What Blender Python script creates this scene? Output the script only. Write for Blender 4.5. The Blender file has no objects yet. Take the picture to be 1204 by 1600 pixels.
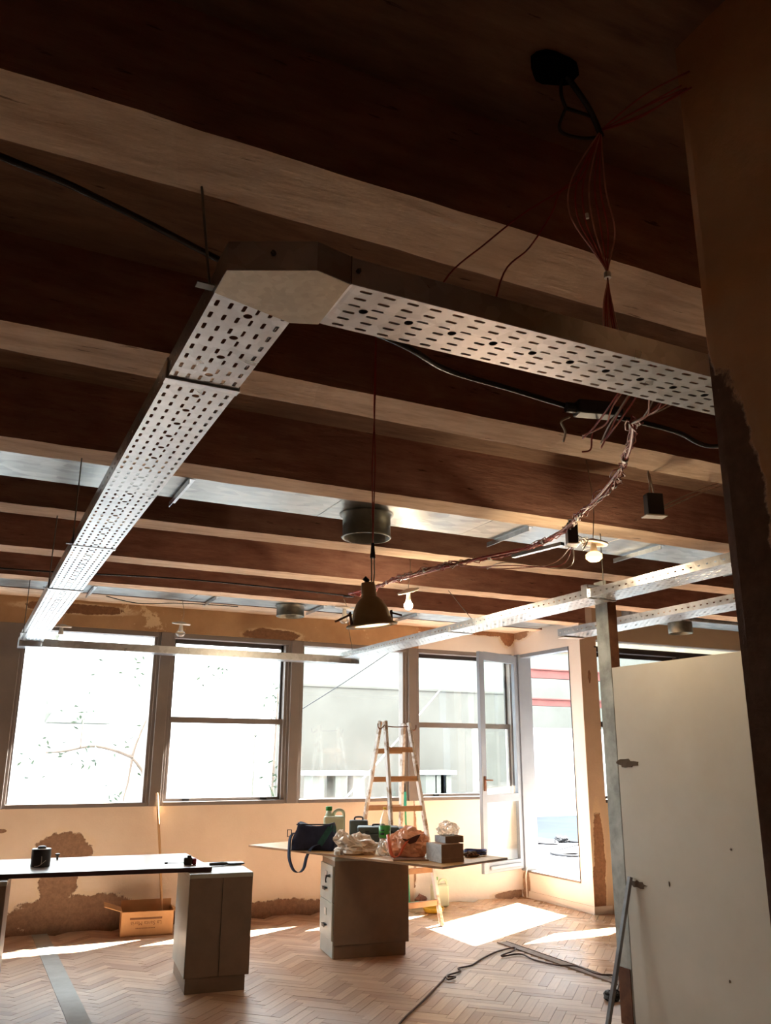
import bpy, bmesh, math, random
from mathutils import Vector, Matrix, noise as mnoise
random.seed(7)
S = bpy.context.scene
COL = S.collection
PI = math.pi
# ------------------------------------------------------------------ camera
def cam_axes(yaw, pitch, roll):
    F = Vector((math.sin(yaw)*math.cos(pitch), math.cos(yaw)*math.cos(pitch), math.sin(pitch)))
    Rt = Vector((math.cos(yaw), -math.sin(yaw), 0)); U = Rt.cross(F)
    c, s = math.cos(roll), math.sin(roll)
    return c*Rt+s*U, -s*Rt+c*U, F
_R, _U, _F = cam_axes(0.450473, 0.277796, 0.00495638)
cd = bpy.data.cameras.new('camera'); cam = bpy.data.objects.new('camera', cd); COL.objects.link(cam)
cd.sensor_fit = 'VERTICAL'; cd.sensor_height = 36.0; cd.lens = 1326.55/1600*36.0
cd.clip_start = 0.02; cd.clip_end = 300
EYE = Vector((0, 0, 1.6))
cam.matrix_world = Matrix(((_R.x, _U.x, -_F.x, EYE.x), (_R.y, _U.y, -_F.y, EYE.y), (_R.z, _U.z, -_F.z, EYE.z), (0, 0, 0, 1)))
S.camera = cam
def in_frame(p, m=0):
    d = Vector(p)-EYE; z = d.dot(_F)
    if z < .1: return False
    x = 602+1326.55*d.dot(_R)/z; y = 800-1326.55*d.dot(_U)/z
    return -m < x < 1204+m and -m < y < 1600+m
# ------------------------------------------------------------------ sky, sun, exposure
w = bpy.data.worlds.new('sky'); S.world = w; w.use_nodes = True
bg = w.node_tree.nodes['Background']; bg.inputs[0].default_value = (0.86, 0.94, 1.0, 1); bg.inputs[1].default_value = 1.0
sd = bpy.data.lights.new('sun', 'SUN'); sd.energy = 11.0; sd.angle = 0.009; sd.color = (1.0, 0.97, 0.92)
sun = bpy.data.objects.new('sun', sd); COL.objects.link(sun)
SUN = Vector((0.891*0.766, 0.454*0.766, 0.643))
sun.rotation_euler = SUN.to_track_quat('Z', 'Y').to_euler(); sun.location = (12, 14, 12)
S.view_settings.view_transform = 'Standard'; S.view_settings.look = 'None'
S.view_settings.gamma = 1; S.view_settings.use_curve_mapping = False
S.view_settings.exposure = 3.9
try:
    S.cycles.use_denoising = True; S.cycles.max_bounces = 14; S.cycles.diffuse_bounces = 8
    S.cycles.transparent_max_bounces = 16; S.cycles.caustics_reflective = False; S.cycles.caustics_refractive = False
    S.cycles.sample_clamp_indirect = 12
except Exception: pass
def portal(x0, x1, y, z0, z1, axis='Y'):
    l = bpy.data.lights.new('window_portal', 'AREA'); l.shape = 'RECTANGLE'; l.size = x1-x0; l.size_y = z1-z0
    l.cycles.is_portal = True
    o = bpy.data.objects.new('window_portal', l); COL.objects.link(o)
    if axis == 'Y': o.location = ((x0+x1)/2, y, (z0+z1)/2); o.rotation_euler = (-PI/2, 0, 0)
    else: o.location = (y, (x0+x1)/2, (z0+z1)/2); o.rotation_euler = (PI/2, 0, PI/2)
    return o
# ------------------------------------------------------------------ helpers
def lin(c):
    if isinstance(c, (int, float)): c = (c, c, c)
    return tuple((v/255/12.92 if v/255 <= .04045 else ((v/255+.055)/1.055)**2.4) for v in c[:3])
class N:
    """tiny node helper"""
    def __init__(s, name):
        s.m = bpy.data.materials.new(name); s.m.use_nodes = True; s.t = s.m.node_tree
        s.b = s.t.nodes['Principled BSDF']; s.out = s.t.nodes['Material Output']
    def n(s, typ, **kw):
        q = s.t.nodes.new(typ)
        for k, v in kw.items(): setattr(q, k, v)
        return q
    def l(s, a, b): s.t.links.new(a, b)
    def val(s, sock, v):
        if hasattr(v, 'links') or isinstance(v, bpy.types.NodeSocket): s.l(v, sock)
        else: sock.default_value = v
    def coord(s, kind='W', scale=(1, 1, 1)):
        if kind == 'W': o = s.n('ShaderNodeNewGeometry').outputs['Position']
        else: o = s.n('ShaderNodeTexCoord').outputs[{'O': 'Object', 'U': 'UV', 'G': 'Generated'}[kind]]
        mp = s.n('ShaderNodeMapping'); mp.inputs['Scale'].default_value = scale; s.l(o, mp.inputs[0]); return mp.outputs[0]
    def noise(s, co, scale=5, detail=5, rough=.6, dist=0):
        q = s.n('ShaderNodeTexNoise'); s.l(co, q.inputs['Vector']); q.inputs['Scale'].default_value = scale
        q.inputs['Detail'].default_value = detail; q.inputs['Roughness'].default_value = rough; q.inputs['Distortion'].default_value = dist
        return q.outputs[0]
    def math(s, op, a, b=None, c=None, clamp=False):
        q = s.n('ShaderNodeMath', operation=op, use_clamp=clamp); s.val(q.inputs[0], a)
        if b is not None: s.val(q.inputs[1], b)
        if c is not None: s.val(q.inputs[2], c)
        return q.outputs[0]
    def ramp(s, f, stops):
        q = s.n('ShaderNodeValToRGB'); s.l(f, q.inputs[0]); e = q.color_ramp.elements
        while len(e) < len(stops): e.new(.5)
        for i, (p, c) in enumerate(stops): e[i].position = p; e[i].color = (*c, 1) if len(c) == 3 else c
        return q.outputs[0]
    def step(s, f, a, b):
        q = s.n('ShaderNodeMapRange'); s.val(q.inputs[0], f); q.inputs[1].default_value = a; q.inputs[2].default_value = b; return q.outputs[0]
    def mix(s, f, a, b, mode='MIX'):
        q = s.n('ShaderNodeMix', data_type='RGBA', blend_type=mode); s.val(q.inputs[0], f)
        for i, v in ((6, a), (7, b)):
            if isinstance(v, tuple): q.inputs[i].default_value = (*v[:3], 1)
            else: s.l(v, q.inputs[i])
        return q.outputs[2]
    def bump(s, h, strength=.3, dist=.01):
        q = s.n('ShaderNodeBump'); q.inputs['Strength'].default_value = strength; q.inputs['Distance'].default_value = dist
        s.l(h, q.inputs['Height']); s.l(q.outputs[0], s.b.inputs['Normal'])
def mat(name, c1, c2=None, scale=6, rough=.6, metal=0, bump=0, kind='O', stretch=(1, 1, 1), lo=.35, hi=.65, spec=None, trans=0, bdist=.01):
    k = N(name); c1 = lin(c1); c2 = lin(c2) if c2 is not None else tuple(v*.8 for v in c1)
    co = k.coord(kind, stretch); f = k.noise(co, scale)
    k.l(k.ramp(f, [(lo, c1), (hi, c2)]), k.b.inputs['Base Color'])
    k.b.inputs['Roughness'].default_value = rough; k.b.inputs['Metallic'].default_value = metal
    if spec is not None: k.b.inputs['Specular IOR Level'].default_value = spec
    if trans: k.b.inputs['Transmission Weight'].default_value = trans
    if bump: k.bump(f, bump, bdist)
    return k.m
def tag(o, label=None, cat=None, group=None, kind=None):
    if label: o['label'] = label
    if cat: o['category'] = cat
    if group: o['group'] = group
    if kind: o['kind'] = kind
    return o
WT = {}
def empty(name, loc, label=None, cat=None, group=None, kind=None):
    o = bpy.data.objects.new(name, None); o.empty_display_size = .1; COL.objects.link(o); o.location = loc
    WT[o.name] = Vector(loc); return tag(o, label, cat, group, kind)
class MB:
    def __init__(s, M=None): s.v = []; s.f = []; s.M = M
    def add(s, vs, fs):
        b = len(s.v)
        for p in vs:
            p = Vector(p); s.v.append(s.M @ p if s.M else p)
        s.f += [tuple(i+b for i in f) for f in fs]; return s
    def box(s, x0, x1, y0, y1, z0, z1):
        return s.add([(x0, y0, z0), (x1, y0, z0), (x1, y1, z0), (x0, y1, z0), (x0, y0, z1), (x1, y0, z1), (x1, y1, z1), (x0, y1, z1)],
                     [(0, 3, 2, 1), (4, 5, 6, 7), (0, 1, 5, 4), (1, 2, 6, 5), (2, 3, 7, 6), (3, 0, 4, 7)])
    def bar(s, p0, p1, w, h, up=(0, 0, 1)):
        """rectangular bar between two points"""
        p0, p1 = Vector(p0), Vector(p1); d = (p1-p0).normalized(); a = d.cross(Vector(up))
        if a.length < 1e-4: a = d.cross(Vector((1, 0, 0)))
        a.normalize(); b = a.cross(d).normalized(); vs = []
        for p in (p0, p1):
            for i, j in ((-1, -1), (1, -1), (1, 1), (-1, 1)): vs.append(p+a*i*w/2+b*j*h/2)
        return s.add(vs, [(0, 1, 2, 3), (7, 6, 5, 4), (0, 4, 5, 1), (1, 5, 6, 2), (2, 6, 7, 3), (3, 7, 4, 0)])
    def tube(s, pts, r, n=6, caps=True):
        pts = [Vector(p) for p in pts]; rs = r if isinstance(r, (list, tuple)) else [r]*len(pts); vs = []; a = None
        for i, p in enumerate(pts):
            d = (pts[min(i+1, len(pts)-1)]-pts[max(i-1, 0)]).normalized()
            if a is None:
                a = d.cross(Vector((0, 0, 1)));
                if a.length < 1e-3: a = d.cross(Vector((1, 0, 0)))
            a = (a-d*a.dot(d)).normalized(); b = d.cross(a)
            for k in range(n):
                t = 2*PI*k/n; vs.append(p+(a*math.cos(t)+b*math.sin(t))*rs[i])
        fs = [(i*n+k, i*n+(k+1) % n, (i+1)*n+(k+1) % n, (i+1)*n+k) for i in range(len(pts)-1) for k in range(n)]
        if caps: fs += [tuple(range(n-1, -1, -1)), tuple(range((len(pts)-1)*n, len(pts)*n))]
        return s.add(vs, fs)
    def lathe(s, prof, c=(0, 0, 0), n=20):
        c = Vector(c); vs = []; m = len(prof)
        for r, z in prof:
            for k in range(n): vs.append(c+Vector((r*math.cos(2*PI*k/n), r*math.sin(2*PI*k/n), z)))
        fs = [(i*n+k, i*n+(k+1) % n, (i+1)*n+(k+1) % n, (i+1)*n+k) for i in range(m-1) for k in range(n)]
        if prof[0][0] > 1e-4: fs.append(tuple(range(n-1, -1, -1)))
        if prof[-1][0] > 1e-4: fs.append(tuple(range((m-1)*n, m*n)))
        return s.add(vs, fs)
    def shell(s, prof, c=(0, 0, 0), n=24):
        c = Vector(c); vs = []; m = len(prof)
        for r, z in prof:
            for k in range(n): vs.append(c+Vector((r*math.cos(2*PI*k/n), r*math.sin(2*PI*k/n), z)))
        return s.add(vs, [(i*n+k, i*n+(k+1) % n, (i+1)*n+(k+1) % n, (i+1)*n+k) for i in range(m-1) for k in range(n)])
    def prism(s, poly, lo, hi, fn):
        """poly of 2d points, fn(u,v,t)->3d"""
        n = len(poly); vs = [fn(u, v, lo) for u, v in poly]+[fn(u, v, hi) for u, v in poly]
        return s.add(vs, [tuple(range(n-1, -1, -1)), tuple(range(n, 2*n))]+[(i, (i+1) % n, n+(i+1) % n, n+i) for i in range(n)])
    def build(s, name, m, parent=None, bev=0, smooth=False, solid=0, sub=0, seg=2):
        c = Vector((0, 0, 0))
        if s.v:
            c = Vector([(min(p[i] for p in s.v)+max(p[i] for p in s.v))/2 for i in range(3)])
        me = bpy.data.meshes.new(name); me.from_pydata([p-c for p in s.v], [], s.f); me.validate()
        bm = bmesh.new(); bm.from_mesh(me); bmesh.ops.remove_doubles(bm, verts=bm.verts, dist=1e-6)
        bmesh.ops.recalc_face_normals(bm, faces=bm.faces); bm.to_mesh(me); bm.free()
        o = bpy.data.objects.new(name, me); COL.objects.link(o); o.location = c
        if parent is not None:
            o.parent = parent; o.matrix_parent_inverse = Matrix.Translation(-WT[parent.name])
        WT[o.name] = c.copy()
        if m is not None: me.materials.append(m)
        if smooth:
            for p in me.polygons: p.use_smooth = True
        if solid:
            q = o.modifiers.new('thickness', 'SOLIDIFY'); q.thickness = solid; q.offset = 0
        if sub:
            q = o.modifiers.new('smooth', 'SUBSURF'); q.levels = sub; q.render_levels = sub
        if bev:
            q = o.modifiers.new('bevel', 'BEVEL'); q.width = bev; q.segments = seg; q.limit_method = 'ANGLE'
        return o
def rotz(a, loc=(0, 0, 0)): return Matrix.Translation(loc) @ Matrix.Rotation(a, 4, 'Z')
def spline(pts, k=6):
    P = [Vector(p) for p in pts]; out = []
    for i in range(len(P)-1):
        a, b, c, d = P[max(i-1, 0)], P[i], P[i+1], P[min(i+2, len(P)-1)]
        for j in range(k):
            t = j/k; out.append(.5*((2*b)+(c-a)*t+(2*a-5*b+4*c-d)*t*t+(3*b-a-3*c+d)*t**3))
    return out+[P[-1]]
# ------------------------------------------------------------------ materials
def galv(name, c=(176, 180, 180), rough=.42, kind='O', stretch=(1, 1, 1), sc=26, dk=.72):
    k = N(name); co = k.coord(kind, stretch); v = k.n('ShaderNodeTexVoronoi'); k.l(co, v.inputs['Vector']); v.inputs['Scale'].default_value = sc
    nz = k.noise(co, 7); base = lin(c)
    f = k.math('ADD', k.math('MULTIPLY', v.outputs['Color'], .5), k.math('MULTIPLY', nz, .5))
    k.l(k.ramp(f, [(.25, tuple(x*dk for x in base)), (.75, base)]), k.b.inputs['Base Color'])
    k.b.inputs['Metallic'].default_value = .96
    k.l(k.math('ADD', k.math('MULTIPLY', f, .18), rough-.1), k.b.inputs['Roughness']); k.bump(f, .06, .004); return k.m
M_GALV = galv('galvanised tray steel', (206, 208, 208), .33)
M_DUCT = galv('galvanised duct sheet', (182, 184, 178), .4, 'W', (1, 2.2, 2.2), 9, .45)
M_COLLAR = galv('weathered duct collar', (120, 118, 108), .5)
M_ROD = galv('threaded rod steel', (120, 118, 112), .5)
def concrete(name, c1, c2, c3, bumpst=.5):
    k = N(name); co = k.coord('W', (1.2, 6, 6)); f = k.noise(co, 2.6, 8, .66); co2 = k.coord('W'); g = k.noise(co2, 1.3, 6, .65); h = k.noise(k.coord('W', (2, 14, 14)), 3, 4)
    col = k.ramp(f, [(.32, lin(c1)), (.55, lin(c2)), (.75, lin(c3))])
    col = k.mix(k.step(g, .5, .72), col, lin(c1)); col = k.mix(k.step(h, .66, .72), col, tuple(x*.45 for x in lin(c1)))
    k.l(col, k.b.inputs['Base Color']); k.b.inputs['Roughness'].default_value = .9; k.b.inputs['Specular IOR Level'].default_value = .2
    k.bump(k.math('ADD', f, k.math('MULTIPLY', h, .6)), bumpst, .012); return k.m
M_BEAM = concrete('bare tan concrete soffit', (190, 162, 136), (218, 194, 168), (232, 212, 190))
M_BEAMS = concrete('dark red-brown beam side', (128, 90, 76), (154, 114, 98), (170, 132, 114))  # beam sides set darker and redder than the soffits
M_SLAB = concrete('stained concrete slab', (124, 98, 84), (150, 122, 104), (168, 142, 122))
def wallmat(name, c1, c2, bare, zones, sc=1.6, noise_amt=.55, flecks=None, rimw=.6):
    """painted plaster with bare and darker patches; zones: (x, z, rx, rz) ellipses on the wall, axis u = world x or y"""
    k = N(name); g = k.n('ShaderNodeNewGeometry'); sp = k.n('ShaderNodeSeparateXYZ'); k.l(g.outputs['Position'], sp.inputs[0])
    co = k.coord('W'); f = k.noise(co, sc, 6, .6); col = k.ramp(f, [(.35, lin(c1)), (.65, lin(c2))])
    fine = k.noise(co, 7, 6, .7); vf = k.noise(co, 28, 4, .7)
    dist = None
    for ax, u, z, ru, rz in zones:
        du = k.math('DIVIDE', k.math('SUBTRACT', sp.outputs[ax], u), ru); dz = k.math('DIVIDE', k.math('SUBTRACT', sp.outputs[2], z), rz)
        d = k.math('SQRT', k.math('ADD', k.math('MULTIPLY', du, du), k.math('MULTIPLY', dz, dz)))
        dist = d if dist is None else k.math('MINIMUM', dist, d)
    mask = None
    if dist is not None:
        e = k.math('ADD', dist, k.math('MULTIPLY', k.math('SUBTRACT', fine, .5), noise_amt*2))
        mask = k.step(e, 1.03, .97)
        rim = k.math('MULTIPLY', k.step(e, 1.32, 1.2), k.step(fine, .4, .55))
        barec = k.ramp(vf, [(.35, lin(bare)), (.7, tuple(min(1, x*1.5) for x in lin(bare)))])
        col = k.mix(k.math('MULTIPLY', rim, rimw), col, lin((226, 206, 176))); col = k.mix(mask, col, barec)
    if flecks is not None:
        fm = k.step(k.math('ADD', k.math('MULTIPLY', fine, .6), k.math('MULTIPLY', k.noise(co, 1.7, 3), .5)), flecks[1], flecks[1]+.03)
        col = k.mix(fm, col, lin(flecks[0]))
    k.l(col, k.b.inputs['Base Color']); k.b.inputs['Roughness'].default_value = .85; k.b.inputs['Specular IOR Level'].default_value = .25
    h = k.math('ADD', k.math('MULTIPLY', f, .4), k.math('MULTIPLY', vf, .25))
    if mask is not None: h = k.math('SUBTRACT', h, k.math('MULTIPLY', mask, 2.0))
    k.bump(h, .5, .02); return k.m
M_WALLF = wallmat('peach plaster with bare patches', (222, 202, 182), (230, 213, 194), (132, 104, 84),
    [(0, 1.02, .70, .25, .17), (0, 1.0, .44, .17, .24), (0, 1.2, .13, .62, .19), (0, 2.0, .0, 1.6, .14), (0, 3.1, .02, .8, .13), (0, .2, .03, .6, .08), (0, .45, .9, .06, .02)], noise_amt=.5)
M_LINTEL = wallmat('brown stained lintel plaster', (166, 130, 96), (184, 150, 114), (116, 84, 60), [(0, 3.0, 2.86, .3, .07), (0, .9, 3.0, .5, .05)], 2.5, .6, flecks=((214, 190, 156), .63))
M_LINTELR = wallmat('pinkish cream lintel plaster', (232, 224, 218), (238, 231, 225), (150, 108, 78), [(0, 5.0, 3.1, 3.0, .07), (0, 6.1, 3.06, .12, .14)], 2.5, .45)
M_WALLR = wallmat('pinkish cream wall plaster', (230, 222, 216), (236, 229, 223), (150, 122, 100), [(1, 8.97, .14, .07, .16), (1, 8.95, 3.14, .3, .14)], 2, .5)
M_COLFACE = wallmat('dusty brown column plaster', (206, 184, 164), (216, 196, 176), (144, 110, 88), [(0, 6.3, .55, .07, .5), (0, 6.27, .2, .09, .3), (0, 6.31, 2.45, .02, .07)], 2, .5)  # column face set browner and darker than the cream wall plaster
M_ROOM = mat('cream room plaster', (206, 186, 162), (216, 198, 174), 1.2, .9, kind='W', bump=.3)
M_PILLAR = wallmat('rough orange-brown pillar render', (196, 146, 104), (208, 160, 116), (104, 76, 60), [(1, 1.29, 1.85, .10, .62), (1, 1.33, 2.2, .05, .35)], 4, .35, rimw=.08)  # zones give ragged darker patches at mid height
M_FRAME = mat('taupe painted window frame', (130, 120, 114), (120, 111, 106), 3, .5, bump=.05)
M_FRAMEB = mat('blue-grey painted door frame', (138, 148, 162), (128, 138, 152), 3, .45, bump=.05)
M_FRAMED = mat('dark brown frame', (62, 52, 50), (50, 42, 42), 3, .5)
def glass(name, film=0.0, tint=(.97, .99, .98)):
    k = N(name); k.t.nodes.remove(k.b)
    tr = k.n('ShaderNodeBsdfTransparent'); tr.inputs[0].default_value = (*tint, 1); gl = k.n('ShaderNodeBsdfGlossy'); gl.inputs['Roughness'].default_value = .02
    mx = k.n('ShaderNodeMixShader'); mx.inputs[0].default_value = .06; k.l(tr.outputs[0], mx.inputs[1]); k.l(gl.outputs[0], mx.inputs[2]); o = mx.outputs[0]
    if film:
        df = k.n('ShaderNodeBsdfDiffuse'); df.inputs[0].default_value = (.8, .82, .84, 1); m2 = k.n('ShaderNodeMixShader')
        sp = k.n('ShaderNodeSeparateXYZ'); k.l(k.n('ShaderNodeNewGeometry').outputs['Position'], sp.inputs[0])
        f = k.math('MULTIPLY', k.step(k.noise(k.coord('W', (1.5, 1, 1)), 2.6, 5), .35, .8), k.step(sp.outputs[2], 2.0, 1.1))
        k.l(k.math('MULTIPLY', f, film), m2.inputs[0]); k.l(o, m2.inputs[1]); k.l(df.outputs[0], m2.inputs[2]); o = m2.outputs[0]
    k.l(o, k.out.inputs[0]); return k.m
M_GLASS = glass('clear window glass'); M_GLASSD = glass('dusty window glass', .3)
def parquet(name, cs, rough):
    k = N(name); uv = k.coord('U', (1, 1, 1)); oi = k.n('ShaderNodeObjectInfo').outputs['Random']; isl = k.n('ShaderNodeNewGeometry').outputs['Random Per Island']
    r = k.math('FRACT', k.math('ADD', k.math('MULTIPLY', oi, 7.3), k.math('MULTIPLY', isl, 3.7)))
    g = k.noise(k.coord('U', (3, 45, 1)), 1.5, 5, .6); pos = k.coord('W'); p = k.noise(pos, 1.1, 5, .6); fine = k.noise(k.coord('U', (8, 160, 1)), 1.5, 3)
    col = k.ramp(r, [(.05, lin(cs[0])), (.5, lin(cs[1])), (.95, lin(cs[2]))]); col = k.mix(k.math('MULTIPLY', k.step(g, .4, .75), .45), col, lin(cs[3]))
    col = k.mix(k.math('MULTIPLY', k.step(p, .42, .7), .5), col, lin(cs[4]))
    k.l(col, k.b.inputs['Base Color']); k.l(k.math('ADD', rough, k.math('MULTIPLY', k.math('SUBTRACT', p, .5), .5)), k.b.inputs['Roughness'])
    k.bump(k.math('ADD', g, fine), .12, .003); return k.m
M_PARQ = parquet('worn dusty parquet', [(162, 128, 106), (188, 156, 132), (204, 176, 152), (138, 104, 84), (196, 174, 156)], .4)
M_PARQV = parquet('varnished parquet', [(162, 124, 94), (186, 150, 118), (200, 168, 136), (136, 100, 76), (190, 158, 130)], .24)
M_SUBF = mat('dark bare subfloor', (88, 68, 56), (104, 82, 68), 8, .9, kind='W')
M_CEM = mat('grey cement infill', (150, 148, 142), (166, 166, 162), 5, .6, kind='W', bump=.2)
M_TRACK = mat('dusty steel track', (124, 108, 98), (150, 132, 120), 14, .75, 0, bump=.2)
M_CAB = mat('grey-green enamelled steel', (184, 190, 184), (172, 178, 173), 5, .36, bump=.03)
M_CABD = mat('olive-brown enamelled steel', (140, 122, 106), (130, 113, 98), 8, .45, bump=.03)
M_DESK = mat('dark brown laminated board', (146, 122, 110), (160, 136, 122), 5, .42, spec=1.0, stretch=(1, 12, 1), bump=.03)
_b = M_DESK.node_tree.nodes['Principled BSDF']; _b.inputs['Coat Weight'].default_value = 1; _b.inputs['Coat Roughness'].default_value = .3; _b.inputs['Coat IOR'].default_value = 1.7
M_PLY = mat('pale plywood', (206, 168, 118), (192, 150, 102), 3, .42, stretch=(10, 1, 1), bump=.03)
M_LADW = mat('worn ladder wood', (150, 110, 76), (172, 132, 94), 6, .7, stretch=(1, 1, 1), bump=.2)
def paintwood():
    k = N('paint-splashed ladder wood'); co = k.coord('W'); f = k.noise(co, 9, 6, .65); g = k.noise(k.coord('W', (8, 8, 1)), 3, 4)
    col = k.mix(k.step(g, .4, .7), lin((140, 118, 98)), lin((166, 146, 126))); col = k.mix(k.step(f, .40, .50), col, lin((206, 202, 198)))
    k.l(col, k.b.inputs['Base Color']); k.b.inputs['Roughness'].default_value = .8; k.bump(f, .3, .005); return k.m
M_LADP = paintwood()
M_RED = mat('red wire insulation', (170, 62, 48), (140, 44, 38), 30, .45)
M_PINK = mat('pale pink wire insulation', (206, 150, 134), (184, 122, 108), 30, .5)
M_BLACK = mat('black plastic', (26, 24, 26), (34, 32, 34), 12, .45)
M_BLKG = mat('glossy black cable sheath', (18, 16, 18), (28, 26, 28), 12, .25)
M_WHITE = mat('off-white plastic', (226, 222, 214), (214, 208, 198), 12, .4)
M_WIREW = mat('dirty white flex', (176, 164, 146), (150, 138, 122), 30, .5)
M_CARD = mat('brown cardboard', (196, 150, 104), (182, 136, 92), 8, .85, bump=.05)
M_INK = mat('brown printing ink', (122, 82, 50), (112, 74, 44), 20, .8)
M_PANEL = mat('cream painted panel', (210, 206, 194), (202, 197, 184), 2, .55, kind='W', bump=.04)
M_MORTAR = mat('grey-brown mortar smear', (104, 90, 78), (92, 78, 66), 20, .9, bump=.4)
M_RUST = mat('rusty brown steel', (92, 56, 38), (120, 80, 54), 10, .8, bump=.3)
M_POST = mat('mortar-stained galvanised post', (186, 190, 184), (140, 142, 136), 7, .6, .25, bump=.15, kind='W')
M_REFL = mat('bronze lamp housing', (206, 182, 142), (190, 164, 124), 10, .5, .3)
def emis(name, c, st):
    k = N(name); k.b.inputs['Base Color'].default_value = (*lin(c), 1); k.b.inputs['Emission Color'].default_value = (*lin(c), 1); k.b.inputs['Emission Strength'].default_value = st
    k.l(k.ramp(k.noise(k.coord('O'), 3), [(0, lin(c)), (1, lin(c))]), k.b.inputs['Base Color']); return k.m
M_BULB = emis('lit warm bulb glass', (255, 196, 120), .3); M_BULB2 = emis('lit white bulb glass', (255, 232, 200), 9)
M_LENS = emis('lit lamp lens', (255, 226, 180), .25)
def clear(name, c=(.95, .97, .95), rough=.05, mixf=.22):
    k = N(name); k.t.nodes.remove(k.b); tr = k.n('ShaderNodeBsdfTransparent'); tr.inputs[0].default_value = (*c, 1)
    gl = k.n('ShaderNodeBsdfGlossy'); gl.inputs['Roughness'].default_value = rough; gl.inputs[0].default_value = (.9, .9, .9, 1); df = k.n('ShaderNodeBsdfDiffuse'); df.inputs[0].default_value = (*c, 1)
    a = k.n('ShaderNodeMixShader'); a.inputs[0].default_value = .5; k.l(gl.outputs[0], a.inputs[1]); k.l(df.outputs[0], a.inputs[2])
    b = k.n('ShaderNodeMixShader'); k.l(k.math('ADD', mixf-.08, k.math('MULTIPLY', k.noise(k.coord('O'), 20), .16)), b.inputs[0]); k.l(tr.outputs[0], b.inputs[1]); k.l(a.outputs[0], b.inputs[2]); k.l(b.outputs[0], k.out.inputs[0]); return k.m
M_PET = clear('clear bottle plastic', (.94, .96, .93), .08, .25); M_WRAP = clear('clear plastic wrap', (.93, .93, .92), .2, .5)
M_JERRY = mat('translucent jerrycan plastic', (214, 222, 200), (204, 214, 190), 6, .45)
M_GREEN = mat('green plastic', (56, 150, 60), (44, 130, 50), 10, .4); M_TEAL = mat('teal plastic handle', (40, 176, 150), (34, 150, 130), 10, .4); M_YEL = mat('yellow plastic', (226, 190, 60), (210, 170, 46), 10, .4)
M_NAVY = mat('navy nylon fabric', (26, 30, 56), (36, 40, 66), 14, .8, bump=.3); M_STRAP = mat('dark webbing strap', (38, 48, 70), (46, 58, 84), 30, .85)
M_TEALF = mat('dark green webbing', (28, 70, 66), (36, 84, 78), 30, .85)
M_TBOX = mat('slate toolbox plastic', (74, 82, 84), (62, 70, 74), 8, .5); M_TBOXD = mat('dark toolbox end plastic', (58, 50, 46), (48, 42, 40), 8, .5)
M_BAGW = mat('white crinkled carrier plastic', (226, 214, 200), (206, 190, 174), 9, .35, bump=.5); M_BAGO = mat('orange crinkled carrier plastic', (236, 176, 142), (222, 152, 116), 7, .32, bump=.5)
M_SILV = mat('pale tin box side', (206, 210, 212), (180, 186, 190), 40, .4); M_BROWNB = mat('brown cardboard carton', (140, 110, 88), (126, 98, 76), 8, .7)
M_BLUE = mat('blue cable sheath', (28, 46, 120), (36, 60, 140), 12, .35); M_ROPE = mat('brown gloves leather', (78, 56, 40), (96, 70, 50), 16, .9, bump=.4)
M_CORD = mat('brown rubber flex', (70, 46, 38), (88, 60, 50), 20, .6)
# ------------------------------------------------------------------ setting: room shell
YW = 9.05; XR = 6.2; Y2 = 7.75; ZS = 3.4; ZB = 3.05
o = MB().box(-5.6, 11.6, -5.2, 9.25, -.14, -.02).build('floor', M_SUBF); tag(o, 'herringbone parquet floor of the room', kind='structure'); FLOOR = o
# herringbone parquet
PL, PW, GAP = .35, .07, .0022
def plank_mesh(name, m):
    me = bpy.data.meshes.new(name); a, b, t = PL/2-GAP/2, PW/2-GAP/2, .02
    me.from_pydata([(-a, -b, -t), (a, -b, -t), (a, b, -t), (-a, b, -t), (-a, -b, 0), (a, -b, 0), (a, b, 0), (-a, b, 0)], [], [(4, 5, 6, 7), (0, 1, 5, 4), (1, 2, 6, 5), (2, 3, 7, 6), (3, 0, 4, 7)])
    uv = me.uv_layers.new(name='UVMap')
    for p in me.polygons:
        for li in p.loop_indices:
            c = me.vertices[me.loops[li].vertex_index].co; uv.data[li].uv = (c.x, c.y)
    me.materials.append(m); return me
PLM = {0: plank_mesh('parquet_plank', M_PARQ), 1: plank_mesh('varnished_plank', M_PARQV)}
planks = []
c45 = math.sqrt(.5)
for i in range(-118, 36):
    for j in range(-16, 25):
        for (hx, hy, ang) in ((PL/2, PW/2, 0), (PW/2, PW+PL/2, 90)):
            u = i*PW+j*PL+hx; v = i*PW-j*PL+hy
            X = (u-v)*c45+1.05; Y = (u+v)*c45+6.0
            if -5.5 < X < 11.5 and -5 < Y < 9.02 and not (X > 6.1 and Y > 7.7): planks.append((X, Y, math.radians(ang+45)))
vis = [p for p in planks if in_frame((p[0], p[1], 0), 14) and p[1] > 4]
vis.sort(key=lambda p: math.hypot(p[0], p[1]))
near = vis[:300]; ns = set(id(p) for p in near)
for X, Y, a in near:
    q = bpy.data.objects.new('plank', PLM[1 if X > 4.6 else 0]); COL.objects.link(q); q.parent = FLOOR
    q.matrix_parent_inverse = Matrix.Translation(-WT[FLOOR.name]); q.location = (X, Y, random.uniform(-.0012, .0004)); q.rotation_euler = (random.uniform(-.002, .002), random.uniform(-.001, .001), a)
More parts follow.
